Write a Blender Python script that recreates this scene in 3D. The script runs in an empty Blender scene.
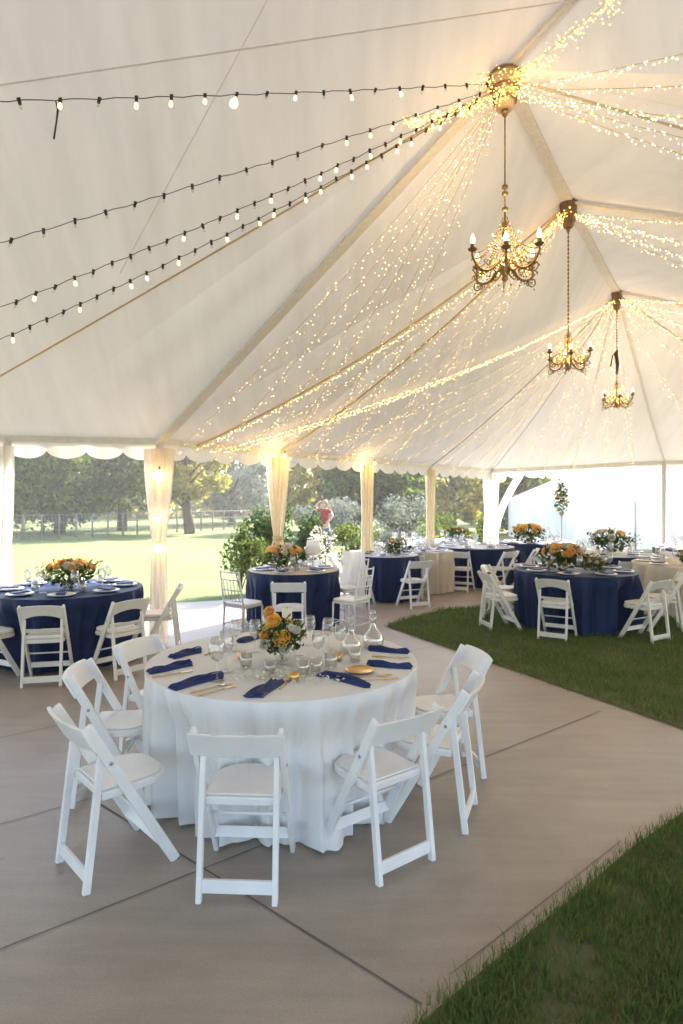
import bpy, math, random
import numpy as np
from mathutils import Vector, Matrix
R = math.radians
S = bpy.context.scene
COL = S.collection

# ------------------------------------------------------------------ camera
F, CX, HZ, EYE = 620.0, 341.5, 497.0, 1.75
cam_d = bpy.data.cameras.new('camera'); cam = bpy.data.objects.new('camera', cam_d); COL.objects.link(cam)
cam.location = (0, 0, EYE); cam.rotation_euler = (R(90), 0, 0)
cam_d.sensor_fit = 'VERTICAL'; cam_d.sensor_height = 36; cam_d.sensor_width = 24
cam_d.lens = F / 1024 * 36; cam_d.shift_y = -15.0 / 1024
cam_d.clip_start = .05; cam_d.clip_end = 1500
cam_d.dof.use_dof = True; cam_d.dof.focus_distance = 3.9; cam_d.dof.aperture_fstop = 2.8
S.camera = cam
# ------------------------------------------------------------------ sky, sun, exposure
SUN_AZ, SUN_EL = R(40), R(37)                 # azimuth clockwise from +Y
w = bpy.data.worlds.new('World'); S.world = w; w.use_nodes = True
wn = w.node_tree; wn.nodes.clear()
sky = wn.nodes.new('ShaderNodeTexSky'); sky.sky_type = 'NISHITA'; sky.sun_disc = False
sky.sun_elevation = SUN_EL; sky.sun_rotation = SUN_AZ; sky.dust_density = 2.5; sky.air_density = 1.0
bg = wn.nodes.new('ShaderNodeBackground'); bg.inputs[1].default_value = .15
wo = wn.nodes.new('ShaderNodeOutputWorld')
wn.links.new(sky.outputs[0], bg.inputs[0]); wn.links.new(bg.outputs[0], wo.inputs[0])
sd = bpy.data.lights.new('sun', 'SUN'); sd.energy = 4.2; sd.angle = R(.6); sd.color = (1, .93, .8)
sun = bpy.data.objects.new('sun', sd); COL.objects.link(sun)
svec = Vector((math.sin(SUN_AZ) * math.cos(SUN_EL), math.cos(SUN_AZ) * math.cos(SUN_EL), math.sin(SUN_EL)))
sun.rotation_euler = (-svec).to_track_quat('-Z', 'Y').to_euler(); sun.location = (20, 20, 30)
S.view_settings.view_transform = 'Standard'; S.view_settings.look = 'None'
S.view_settings.exposure = 2.42; S.view_settings.gamma = 1
S.render.engine = 'CYCLES'
cy = S.cycles; cy.use_denoising = True; cy.max_bounces = 10; cy.diffuse_bounces = 5; cy.transmission_bounces = 6
cy.transparent_max_bounces = 16; cy.sample_clamp_indirect = 6; cy.caustics_reflective = False; cy.caustics_refractive = False

# ------------------------------------------------------------------ materials
def new_mat(name):
    m = bpy.data.materials.new(name); m.use_nodes = True; t = m.node_tree; t.nodes.clear()
    o = t.nodes.new('ShaderNodeOutputMaterial'); return m, t, o
def rgba(c): return (c[0], c[1], c[2], 1)
def noise_col(t, cols, scale, detail=5, stretch=None, co='Object', rough=.55):
    tc = t.nodes.new('ShaderNodeTexCoord'); src = tc.outputs[co]
    if stretch:
        mp = t.nodes.new('ShaderNodeMapping'); mp.inputs['Scale'].default_value = stretch[:3]
        if len(stretch) > 3: mp.inputs['Rotation'].default_value[2] = stretch[3]
        t.links.new(src, mp.inputs[0]); src = mp.outputs[0]
    n = t.nodes.new('ShaderNodeTexNoise'); n.inputs['Scale'].default_value = scale; n.inputs['Detail'].default_value = detail
    n.inputs['Roughness'].default_value = rough
    t.links.new(src, n.inputs['Vector'])
    r = t.nodes.new('ShaderNodeValToRGB'); e = r.color_ramp.elements
    e[0].position, e[1].position = .3, .7
    e[0].color, e[1].color = rgba(cols[0]), rgba(cols[-1])
    for i, c in enumerate(cols[1:-1]): x = e.new(.3 + .4 * (i + 1) / (len(cols) - 1)); x.color = rgba(c)
    t.links.new(n.outputs[0], r.inputs[0])
    return r.outputs[0], n.outputs[0], src
def bump(t, h, strength, dist=.01):
    b = t.nodes.new('ShaderNodeBump'); b.inputs['Strength'].default_value = strength; b.inputs['Distance'].default_value = dist
    t.links.new(h, b.inputs['Height']); return b.outputs[0]
def pbr(name, cols, rough=.5, scale=8, metal=0, bmp=0, bscale=None, stretch=None, sheen=0, coat=0, spec=None):
    m, t, o = new_mat(name); p = t.nodes.new('ShaderNodeBsdfPrincipled')
    if not isinstance(cols[0], (tuple, list)): cols = [tuple(c * .9 for c in cols), tuple(min(1, c * 1.06) for c in cols)]
    c, h, src = noise_col(t, cols, scale, stretch=stretch)
    t.links.new(c, p.inputs['Base Color']); p.inputs['Roughness'].default_value = rough; p.inputs['Metallic'].default_value = metal
    if sheen: p.inputs['Sheen Weight'].default_value = sheen
    if coat: p.inputs['Coat Weight'].default_value = coat
    if spec is not None: p.inputs['Specular IOR Level'].default_value = spec
    if bmp:
        if bscale:
            n = t.nodes.new('ShaderNodeTexNoise'); n.inputs['Scale'].default_value = bscale; n.inputs['Detail'].default_value = 3
            t.links.new(src, n.inputs['Vector']); h = n.outputs[0]
        t.links.new(bump(t, h, bmp), p.inputs['Normal'])
    t.links.new(p.outputs[0], o.inputs[0]); return m
def cloth(name, cols, trans=.3, scale=6, alpha=0, bmp=.25, bscale=30, stretch=None):
    m, t, o = new_mat(name)
    c, h, src = noise_col(t, cols, scale, stretch=stretch)
    d = t.nodes.new('ShaderNodeBsdfDiffuse'); tr = t.nodes.new('ShaderNodeBsdfTranslucent'); mx = t.nodes.new('ShaderNodeMixShader')
    mx.inputs[0].default_value = trans
    t.links.new(c, d.inputs[0]); t.links.new(c, tr.inputs[0])
    if bmp:
        n = t.nodes.new('ShaderNodeTexNoise'); n.inputs['Scale'].default_value = bscale; n.inputs['Detail'].default_value = 3
        t.links.new(src, n.inputs['Vector']); t.links.new(bump(t, n.outputs[0], bmp), d.inputs['Normal'])
    t.links.new(d.outputs[0], mx.inputs[1]); t.links.new(tr.outputs[0], mx.inputs[2]); out = mx.outputs[0]
    if alpha:
        tp = t.nodes.new('ShaderNodeBsdfTransparent'); m2 = t.nodes.new('ShaderNodeMixShader'); m2.inputs[0].default_value = alpha
        t.links.new(out, m2.inputs[1]); t.links.new(tp.outputs[0], m2.inputs[2]); out = m2.outputs[0]
    t.links.new(out, o.inputs[0]); return m
def leafy(name, c1, c2, c3, trans=.4):
    m, t, o = new_mat(name)
    g = t.nodes.new('ShaderNodeNewGeometry'); r = t.nodes.new('ShaderNodeValToRGB'); e = r.color_ramp.elements
    e[0].color, e[1].color = rgba(c1), rgba(c3); x = e.new(.55); x.color = rgba(c2)
    t.links.new(g.outputs['Random Per Island'], r.inputs[0])
    d = t.nodes.new('ShaderNodeBsdfDiffuse'); tr = t.nodes.new('ShaderNodeBsdfTranslucent'); mx = t.nodes.new('ShaderNodeMixShader')
    mx.inputs[0].default_value = trans
    t.links.new(r.outputs[0], d.inputs[0]); t.links.new(r.outputs[0], tr.inputs[0])
    t.links.new(d.outputs[0], mx.inputs[1]); t.links.new(tr.outputs[0], mx.inputs[2]); t.links.new(mx.outputs[0], o.inputs[0])
    return m
def glow(name, col, k, sample=False):
    m, t, o = new_mat(name); e = t.nodes.new('ShaderNodeEmission'); e.inputs[0].default_value = rgba(col); e.inputs[1].default_value = k
    t.links.new(e.outputs[0], o.inputs[0])
    if not sample: m.cycles.emission_sampling = 'NONE'
    return m
def glassy(name, tint=(1, 1, 1), k=.25):
    m, t, o = new_mat(name)
    a = t.nodes.new('ShaderNodeBsdfTransparent'); a.inputs[0].default_value = rgba(tint)
    g = t.nodes.new('ShaderNodeBsdfGlossy'); g.inputs['Roughness'].default_value = .04
    l = t.nodes.new('ShaderNodeLayerWeight'); l.inputs[0].default_value = k
    mx = t.nodes.new('ShaderNodeMixShader')
    mr = t.nodes.new('ShaderNodeMapRange'); mr.inputs[3].default_value = .10; mr.inputs[4].default_value = .95; t.links.new(l.outputs['Facing'], mr.inputs[0]); t.links.new(mr.outputs[0], mx.inputs[0]); t.links.new(a.outputs[0], mx.inputs[1]); t.links.new(g.outputs[0], mx.inputs[2])
    t.links.new(mx.outputs[0], o.inputs[0]); return m

M = {}
M['canopy'] = cloth('canopy_fabric', [(.68, .68, .67), (.72, .72, .712), (.76, .76, .752)], .036, 1.6, bmp=.85, bscale=3.2, stretch=(3.2, .30, .6, R(28)))
M['valance'] = cloth('valance_fabric', [(.84, .82, .78), (.88, .86, .82)], .15, 5)
M['webbing'] = pbr('webbing', (.74, .73, .70), .8, 20)
M['rope_gold'] = pbr('tan_rope', (.60, .45, .22), .8, 40)
M['grey_rope'] = pbr('grey_seam', (.52, .50, .47), .8, 40)
M['pole'] = pbr('white_aluminium', (.78, .77, .74), .35, 10, spec=.5)
M['sheer'] = cloth('sheer_drape', [(.86, .84, .80), (.90, .88, .84)], .5, 4, alpha=.12)
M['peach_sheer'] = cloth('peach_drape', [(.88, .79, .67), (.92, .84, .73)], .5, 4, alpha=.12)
M['gold_sheer'] = cloth('warm_lit_cream_drape', [(.86, .74, .52), (.90, .80, .60)], .5, 4, alpha=.08)  # warm lamp light on the tied drape tinted into the cream
M['chair'] = pbr('white_paint', (.80, .80, .80), .38, 3, bmp=.03, bscale=60)
M['cream'] = pbr('ivory_paint', (.74, .70, .62), .42, 5, bmp=.03, bscale=60)
M['pad'] = pbr('ivory_vinyl_pad', (.76, .73, .67), .5, 5, bmp=.1, bscale=15)
M['silver'] = pbr('silver_paint', (.62, .62, .62), .3, 10, metal=.35)
M['gold'] = pbr('gold_metal', (.75, .48, .17), .28, 30, metal=.9)
M['linen'] = cloth('white_linen', [(.83, .83, .83), (.87, .87, .87)], .12, 4, bmp=.2, bscale=14, stretch=(1, 1, .4))
M['ivory_linen'] = cloth('ivory_linen', [(.72, .64, .52), (.78, .70, .58)], .2, 4, bmp=.2, bscale=14, stretch=(1, 1, .4))
M['navy'] = pbr('navy_satin', [(.005, .014, .058), (.008, .021, .080)], .55, 5, bmp=.15, bscale=18, sheen=.02, spec=.2)
M['navy_napkin'] = pbr('navy_napkin', [(.010, .022, .10), (.018, .036, .145)], .45, 30, bmp=.3, bscale=60, sheen=.03, spec=.3)
M['glass'] = glassy('clear_glass')
M['crystal'] = glassy('cut_crystal', (1, .97, .9), .45)
M['amber'] = pbr('gold_lit_beads', (.62, .42, .17), .22, 40, metal=.6)  # warm light in the crystals painted as a gold base colour
M['petal_yellow'] = leafy('yellow_rose_petals', (.90, .56, .12), (.93, .63, .17), (.95, .72, .28), .45)
M['petal_orange'] = leafy('orange_petals', (.80, .42, .12), (.88, .53, .18), (.92, .64, .28), .45)
M['petal_white'] = leafy('cream_petals', (.74, .70, .58), (.78, .74, .64), (.82, .79, .70), .25)
M['petal_peach'] = leafy('peach_petals', (.80, .50, .22), (.88, .60, .32), (.92, .72, .48), .4)
M['petal_rust'] = leafy('rust_petals', (.46, .18, .05), (.62, .29, .09), (.74, .42, .15), .4)
M['leaf'] = leafy('garden_leaves', (.035, .065, .02), (.06, .11, .035), (.10, .15, .05), .35)
M['leaf_dark'] = leafy('dark_tree_leaves', (.045, .085, .02), (.085, .14, .03), (.26, .27, .055), .55)  # yellow last tone paints the backlit gold of leaf edges
M['leaf_yellow'] = leafy('yellow_backlit_leaves', (.20, .20, .04), (.32, .29, .06), (.45, .38, .09), .6)  # yellow raised so the leaf colour carries the trees' warm backlight
M['leaf_grey'] = leafy('misty_grey_leaves', (.13, .16, .13), (.19, .22, .19), (.26, .28, .24), .4)  # grey of the haze mixed into the misty trees' leaf colour
M['leaf_mid'] = leafy('mid_green_leaves', (.06, .10, .025), (.11, .16, .04), (.22, .24, .06), .5)
M['bark'] = pbr('bark', [(.05, .035, .025), (.12, .09, .065)], .9, 9, bmp=.6, stretch=(3, 3, .6))
M['wood'] = pbr('aged_wood', [(.10, .06, .035), (.24, .16, .10)], .65, 7, bmp=.3, stretch=(4, 4, .7))
M['pale_wood'] = pbr('pale_carved_wood', [(.34, .27, .19), (.46, .38, .28)], .6, 9, bmp=.3)
M['bronze'] = pbr('antique_brass', [(.16, .105, .05), (.36, .24, .10)], .38, 20, metal=.7)
M['black'] = pbr('black_rubber', (.03, .03, .03), .6, 20)
M['wax'] = pbr('ivory_wax', (.80, .74, .62), .5, 12)
M['shade'] = cloth('lamp_shade_fabric', [(.84, .82, .78), (.88, .86, .82)], .5, 8)
M['flame'] = glow('candle_bulb_glow', (1, .64, .28), 1.6)
M['fairy'] = glow('fairy_light_glow', (1, .58, .20), 1.9)
M['fairy_dense'] = glow('gold_fairy_light_glow', (1, .52, .13), 1.0)
M['bulb'] = glow('festoon_bulb_glow', (1, .62, .26), .75)
M['bulb_off'] = glassy('clear_bulb', (1, .96, .88), .35)
M['lampglow'] = glow('warm_lamp_glow', (1, .58, .20), 2.2)
M['skin'] = pbr('skin', (.48, .30, .21), .5, 10)
M['red'] = pbr('red_cotton', (.26, .015, .02), .8, 20, bmp=.2)
M['denim'] = pbr('blue_denim', (.05, .09, .22), .8, 40, bmp=.2)
M['hair'] = pbr('blond_hair', [(.20, .12, .05), (.34, .22, .10)], .6, 30)
M['steel'] = pbr('galvanised_steel', (.42, .42, .42), .45, 12, metal=.6)
M['old_wire'] = pbr('weathered_fence', (.20, .20, .185), .7, 12)
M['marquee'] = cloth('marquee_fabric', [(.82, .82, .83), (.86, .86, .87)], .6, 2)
M['marquee_wall'] = cloth('marquee_shaded_wall', [(.66, .69, .73), (.78, .80, .83)], .5, 1.5, stretch=(3, 1, .3))  # bluish, darker base colour stands for the wall's shaded side
M['window_film'] = pbr('window_film', (.62, .66, .72), .2, 3)

# concrete with broom streaks, joints are strips of their own
def concrete():
    m, t, o = new_mat('concrete'); p = t.nodes.new('ShaderNodeBsdfPrincipled')
    c, h, _ = noise_col(t, [(.33, .275, .222), (.395, .332, .270), (.44, .373, .305)], .9, 8, (1, 1, 1))
    c2, h2, _ = noise_col(t, [(.76, .76, .77), (1.0, 1.0, 1.0)], 3.5, 8, (.4, 3.2, 1, R(40)))
    c3, h3, _ = noise_col(t, [(.80, .80, .80), (1.04, 1.03, 1.02)], 120, 4)
    mu = t.nodes.new('ShaderNodeMixRGB'); mu.blend_type = 'MULTIPLY'; mu.inputs[0].default_value = .8
    t.links.new(c, mu.inputs[1]); t.links.new(c2, mu.inputs[2])
    m3 = t.nodes.new('ShaderNodeMixRGB'); m3.blend_type = 'MULTIPLY'; m3.inputs[0].default_value = .9
    t.links.new(mu.outputs[0], m3.inputs[1]); t.links.new(c3, m3.inputs[2])
    c4, h4, _ = noise_col(t, [(.82, .80, .78), (1.0, 1.0, 1.0), (1.06, 1.05, 1.03)], 2.3, 9, (1, 1, 1), rough=.7)
    m4 = t.nodes.new('ShaderNodeMixRGB'); m4.blend_type = 'MULTIPLY'; m4.inputs[0].default_value = .5
    t.links.new(m3.outputs[0], m4.inputs[1]); t.links.new(c4, m4.inputs[2])
    vo = t.nodes.new('ShaderNodeTexVoronoi'); vo.inputs['Scale'].default_value = 2.6; vo.inputs['Randomness'].default_value = 1; t.links.new(_, vo.inputs['Vector'])
    st = t.nodes.new('ShaderNodeMapRange'); st.inputs[1].default_value = .012; st.inputs[2].default_value = .05; st.inputs[3].default_value = .62; st.inputs[4].default_value = 1; t.links.new(vo.outputs['Distance'], st.inputs[0])
    m5 = t.nodes.new('ShaderNodeMixRGB'); m5.blend_type = 'MULTIPLY'; m5.inputs[0].default_value = .8
    t.links.new(m4.outputs[0], m5.inputs[1]); t.links.new(st.outputs[0], m5.inputs[2])
    t.links.new(m5.outputs[0], p.inputs['Base Color'])
    rr = t.nodes.new('ShaderNodeMapRange'); rr.inputs[3].default_value = .30; rr.inputs[4].default_value = .52
    t.links.new(h2, rr.inputs[0]); t.links.new(rr.outputs[0], p.inputs['Roughness'])
    t.links.new(bump(t, h3, .12, .004), p.inputs['Normal']); t.links.new(p.outputs[0], o.inputs[0]); return m
M['concrete'] = concrete()
M['joint'] = pbr('joint_gap', (.12, .105, .09), .9, 30)  # plain dark colour of the slab joints
M['soil'] = pbr('lawn_soil', [(.06, .075, .025), (.10, .105, .04), (.16, .135, .07)], .95, 2.5, bmp=.5, bscale=60)
M['meadow'] = pbr('meadow', [(.07, .115, .028), (.115, .15, .042), (.17, .185, .065)], .95, .3, bmp=.6, bscale=40)
M['blade'] = leafy('grass_blades', (.08, .145, .032), (.115, .19, .045), (.22, .23, .075), .4)

# ------------------------------------------------------------------ mesh helpers
def V(*a): return Vector(a)
def smooth_pts(pts, k=5):
    pts = [Vector(p) for p in pts]; out = []
    for i in range(len(pts) - 1):
        a, b, c, d = pts[max(0, i - 1)], pts[i], pts[i + 1], pts[min(len(pts) - 1, i + 2)]
        for j in range(k): t = j / k; out.append(.5 * ((2 * b) + (c - a) * t + (2 * a - 5 * b + 4 * c - d) * t * t + (3 * b - a - 3 * c + d) * t ** 3))
    return out + [pts[-1]]
class MB:
    def __init__(s): s.v, s.f = [], []
    def add(s, vs, fs):
        n = len(s.v); s.v += [tuple(v) for v in vs]; s.f += [tuple(i + n for i in f) for f in fs]; return s
    def box(s, c, d, rot=None):
        vs = [Vector((x * d[0] / 2, y * d[1] / 2, z * d[2] / 2)) for x in (-1, 1) for y in (-1, 1) for z in (-1, 1)]
        if rot is not None: vs = [rot @ v for v in vs]
        c = Vector(c)
        return s.add([v + c for v in vs], [(0, 1, 3, 2), (4, 6, 7, 5), (0, 4, 5, 1), (2, 3, 7, 6), (0, 2, 6, 4), (1, 5, 7, 3)])
    def bar(s, p, q, wx, wd, side=(1, 0, 0)):
        p, q = Vector(p), Vector(q); z = (q - p).normalized(); x = Vector(side); x = (x - z * x.dot(z)).normalized(); y = z.cross(x)
        m = Matrix((x, y, z)).transposed()
        return s.box((p + q) / 2, (wx, wd, (q - p).length), m)
    def tube(s, pts, r, n=6, cap=True):
        pts = [Vector(p) for p in pts]; k = len(pts); rs = r if isinstance(r, (list, tuple)) else [r] * k
        vs, fs = [], []; x = None
        for i, p in enumerate(pts):
            t = (pts[min(i + 1, k - 1)] - pts[max(i - 1, 0)]).normalized()
            if x is None: x = t.orthogonal().normalized()
            x = (x - t * x.dot(t)).normalized(); y = t.cross(x)
            for j in range(n):
                a = 2 * math.pi * j / n; vs.append(p + (x * math.cos(a) + y * math.sin(a)) * rs[i])
        for i in range(k - 1):
            for j in range(n): fs.append((i * n + j, i * n + (j + 1) % n, (i + 1) * n + (j + 1) % n, (i + 1) * n + j))
        if cap: fs += [tuple(reversed(range(n))), tuple(range((k - 1) * n, k * n))]
        return s.add(vs, fs)
    def lathe(s, prof, c=(0, 0, 0), n=16):
        vs, fs = [], []
        for r, z in prof:
            for j in range(n):
                a = 2 * math.pi * j / n; vs.append((c[0] + r * math.cos(a), c[1] + r * math.sin(a), c[2] + z))
        for i in range(len(prof) - 1):
            for j in range(n): fs.append((i * n + j, i * n + (j + 1) % n, (i + 1) * n + (j + 1) % n, (i + 1) * n + j))
        if prof[0][0] > 1e-4: fs.append(tuple(reversed(range(n))))
        if prof[-1][0] > 1e-4: fs.append(tuple(range((len(prof) - 1) * n, len(prof) * n)))
        return s.add(vs, fs)
    def ball(s, c, r, n=8, m=6, sz=1.0):
        return s.lathe([(max(1e-5, r * math.sin(math.pi * i / m)), -r * sz * math.cos(math.pi * i / m)) for i in range(m + 1)], c, n)
    def octa(s, c, r):
        x, y, z = c
        return s.add([(x + r, y, z), (x - r, y, z), (x, y + r, z), (x, y - r, z), (x, y, z + r), (x, y, z - r)],
                     [(0, 2, 4), (2, 1, 4), (1, 3, 4), (3, 0, 4), (2, 0, 5), (1, 2, 5), (3, 1, 5), (0, 3, 5)])
    def prism(s, poly, z0, z1):
        n = len(poly)
        return s.add([(x, y, z0) for x, y in poly] + [(x, y, z1) for x, y in poly],
                     [tuple(reversed(range(n))), tuple(range(n, 2 * n))] + [(i, (i + 1) % n, n + (i + 1) % n, n + i) for i in range(n)])
    def grid(s, fn, nu, nv, wrap=False):
        vs = [fn(i / nu, j / nv) for j in range(nv + 1) for i in range(nu + (0 if wrap else 1))]
        k = nu if wrap else nu + 1; fs = []
        for j in range(nv):
            for i in range(nu): fs.append((j * k + i, j * k + (i + 1) % k, (j + 1) * k + (i + 1) % k, (j + 1) * k + i))
        return s.add(vs, fs)
    def build(s, name, m, parent=None, loc=(0, 0, 0), rz=0, smooth=True, bevel=0, sub=0, solid=0):
        me = bpy.data.meshes.new(name); me.from_pydata(s.v, [], s.f); me.update()
        if smooth: me.polygons.foreach_set('use_smooth', [True] * len(me.polygons))
        me.materials.append(m); o = bpy.data.objects.new(name, me); COL.objects.link(o)
        o.location = loc; o.rotation_euler = (0, 0, rz)
        if parent is not None: o.parent = parent
        if solid: q = o.modifiers.new('solidify', 'SOLIDIFY'); q.thickness = solid
        if bevel: q = o.modifiers.new('bevel', 'BEVEL'); q.width = bevel; q.segments = 2; q.limit_method = 'ANGLE'
        if sub: q = o.modifiers.new('subsurf', 'SUBSURF'); q.levels = q.render_levels = sub
        return o
def raw(name, v, f4, m, parent=None, smooth=False):
    """numpy quads/tris -> object"""
    me = bpy.data.meshes.new(name); k = f4.shape[1]
    me.vertices.add(len(v)); me.vertices.foreach_set('co', v.astype(np.float32).ravel())
    me.loops.add(f4.size); me.loops.foreach_set('vertex_index', f4.astype(np.int32).ravel())
    me.polygons.add(len(f4)); me.polygons.foreach_set('loop_start', np.arange(0, f4.size, k, dtype=np.int32))
    me.update(calc_edges=True); me.validate()
    if smooth: me.polygons.foreach_set('use_smooth', [True] * len(me.polygons))
    me.materials.append(m); o = bpy.data.objects.new(name, me); COL.objects.link(o)
    if parent is not None: o.parent = parent
    return o
def tag(o, label=None, cat=None, group=None, kind=None):
    if label: o['label'] = label
    if cat: o['category'] = cat
    if group: o['group'] = group
    if kind: o['kind'] = kind
    return o
def thing(name, label, cat, loc=(0, 0, 0), rz=0, group=None):
    o = bpy.data.objects.new(name, None); COL.objects.link(o); o.location = loc; o.rotation_euler = (0, 0, rz); o.empty_display_size = .1
    return tag(o, label, cat, group)
def copy_tree(o, loc, rz, label, group=None, parent=None, scale=None):
    c = o.copy(); COL.objects.link(c)
    if parent is None:
        c.location = loc; c.rotation_euler = (0, 0, rz); c['label'] = label
        if group: c['group'] = group
        if scale: c.scale = (scale,) * 3
    else: c.parent = parent
    for ch in o.children: copy_tree(ch, None, 0, None, None, c)
    return c
def G(px, py, h=0):
    z = F * (EYE - h) / (py - HZ); return Vector(((px - CX) / F * z, z, h))
def lerp(a, b, t): return a + (b - a) * t

# ------------------------------------------------------------------ ground
def sheet(name, pts, z, m):
    mb = MB(); mb.add([(x, y, z) for x, y in pts], [tuple(range(len(pts)))])
    return tag(mb.build(name, m, smooth=False), kind='structure')
sheet('ground', [(-400, -60), (400, -60), (400, 600), (-400, 600)], -.03, M['meadow'])
patio_pts = [(-14, -10), (16, -10), (16, 18), (4.6, 19), (2.2, 16), (-.2, 12.6), (-1.2, 11.1), (-2.0, 10.5), (-3.5, 10.0), (-9, 9.7), (-14, 9.4)]
pm = MB().prism(patio_pts, -.12, 0); tag(pm.build('patio', M['concrete'], smooth=False), kind='structure')
lawnA = [(.6, 8.36), (1.0, 8.98), (1.5, 9.5), (2.5, 10.08), (5, 11.0), (9, 11.8), (13, 12.2), (15.9, 12), (15.9, 4.6), (5, 4.35), (3.4, 4.3), (2.9, 4.42), (2.57, 4.66), (1.72, 6.26)]
lawnB = [(.22, 2.02), (.473, 2.246), (.95, 2.65), (1.448, 3.09), (1.9, 3.44), (2.5, 3.78), (4, 3.6), (6, 3.4), (6, -2), (.2, -2), (.1, 1.2)]
sheet('lawn_far_strip', lawnA, .006, M['soil']); sheet('lawn', lawnB, .006, M['soil'])
jb = MB()
def joint(a, b, wd):
    a, b = Vector((a[0], a[1], .004)), Vector((b[0], b[1], .004)); n = (b - a).normalized(); n = Vector((-n.y, n.x, 0)) * wd / 2
    jb.add([a + n, b + n, b - n, a - n], [(0, 3, 2, 1)])
u = V(.79, .613, 0); vv = V(.764, -.645, 0)
for (x, y, a, b, wd) in ((-1.32, 2.395, -4, 4.35, .006), (-1.82, 3.31, -5, 3.2, .005), (-2.48, 4.5, -5, 5, .006), (-3.3, 5.9, -3, 5, .006)):
    joint((x + u.x * a, y + u.y * a), (x + u.x * b, y + u.y * b), wd)
for (x, y, a, b) in ((-.64, 2.91, -1.0, 1.2), (-3.2, 4.1, -2, 2.2)):
    joint((x + vv.x * a, y + vv.y * a), (x + vv.x * b, y + vv.y * b), .008)
joint((.40, 2.27), (1.42, 3.15), .0035)
tag(jb.build('patio_joint_lines', M['joint'], smooth=False), kind='structure')

def in_poly(x, y, poly):
    ins = np.zeros(len(x), bool); n = len(poly)
    for i in range(n):
        x1, y1 = poly[i]; x2, y2 = poly[(i + 1) % n]
        c = ((y1 > y) != (y2 > y)) & (x < (x2 - x1) * (y - y1) / (y2 - y1 + 1e-12) + x1); ins ^= c
    return ins
def grass(name, poly, n, hmin, hmax, wd, seed, box, z=.006, patches=()):
    rg = np.random.default_rng(seed)
    x = rg.uniform(box[0], box[1], n); y = rg.uniform(box[2], box[3], n)
    # a little spill over the edge
    k = in_poly(x + rg.normal(0, .022, n), y + rg.normal(0, .022, n), poly); x, y = x[k], y[k]
    clump = np.sin(x * 5.1 + 1.3 * np.sin(y * 4.3)) * np.sin(y * 6.2 + np.sin(x * 3.1)); keep = np.ones(len(x), bool)
    for (qx, qy, qr, d) in patches: keep &= ~((np.hypot(x - qx, y - qy) < qr * (1 + .3 * np.sin(np.arctan2(y - qy, x - qx) * 5))) & (rg.random(len(x)) < d))
    x, y, clump = x[keep], y[keep], clump[keep]; n = len(x)
    h = (hmin + (hmax - hmin) * rg.random(n) ** 1.8 * 1.35) * (1 + .4 * clump); a = rg.uniform(0, 2 * np.pi, n); la = rg.uniform(0, 2 * np.pi, n); ln = rg.uniform(.1, .9, n) * h
    wx, wy = np.cos(a) * wd / 2, np.sin(a) * wd / 2; lx, ly = np.cos(la) * ln, np.sin(la) * ln
    zz = np.full(n, z)
    p = np.stack([np.stack([x - wx, y - wy, zz], 1), np.stack([x + wx, y + wy, zz], 1),
                  np.stack([x + lx * .4 + wx * .7, y + ly * .4 + wy * .7, zz + h * .62], 1), np.stack([x + lx * .4 - wx * .7, y + ly * .4 - wy * .7, zz + h * .62], 1),
                  np.stack([x + lx, y + ly, zz + h * .95], 1)], 1).reshape(-1, 3)
    b = (np.arange(n) * 5)[:, None]
    tri = np.concatenate([b + np.array([[0, 1, 2]]), b + np.array([[0, 2, 3]]), b + np.array([[3, 2, 4]])])
    o = raw(name, p, tri, M['blade']); tag(o, kind='stuff'); return o
g1 = grass('grass', lawnB, 70000, .025, .06, .004, 3, (.1, 2.6, 1.6, 3.7), patches=((.85, 2.35, .11, .8), (1.25, 2.72, .09, .75), (.72, 2.08, .08, .7), (1.7, 3.1, .07, .7)))
tag(g1, 'dark green lawn beside the patio with a few dry bare patches', 'grass')
g2 = grass('grass', lawnA, 110000, .03, .06, .007, 4, (.4, 6.5, 4.3, 11.5))
tag(g2, 'lawn strip under the navy table beyond the concrete walk', 'grass')

# ------------------------------------------------------------------ tents
E = 2.44
P = [V(-2.17, 7.4, E), V(-.93, 9.12, E), V(.457, 11.1, E), V(1.87, 13.1, E), V(3.8, 15.8, E), V(7.13, 13.7, E + .1), V(10.4, 11.64, E + .05), V(13.5, 9.7, E)]
H = [V(1.45, 5.5, 5.54), V(2.89, 7.9, 5.54), V(5.04, 11.35, 5.54)]
RV = [V(8.28, 1.34, E), V(9.72, 3.74, E), V(11.87, 7.19, E)]
Q = V(3.6, 4.4, 7.4)
B = [P[0], V(-3.77, 7.0, E), V(-7.0, 6.2, E), V(-11.0, 5.2, E)]
bdir = V(-.97, -.24, 0)
RB = [Q, Q + bdir * 6.5, Q + bdir * 11]
EB = [V(5.2, -.6, 3.1), V(-1.5, -2.6, 3.1), V(-8.5, -4.3, 3.1)]  # unseen rear eave, set close and high to let fill skylight in
rnd = random.Random(5)
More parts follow.
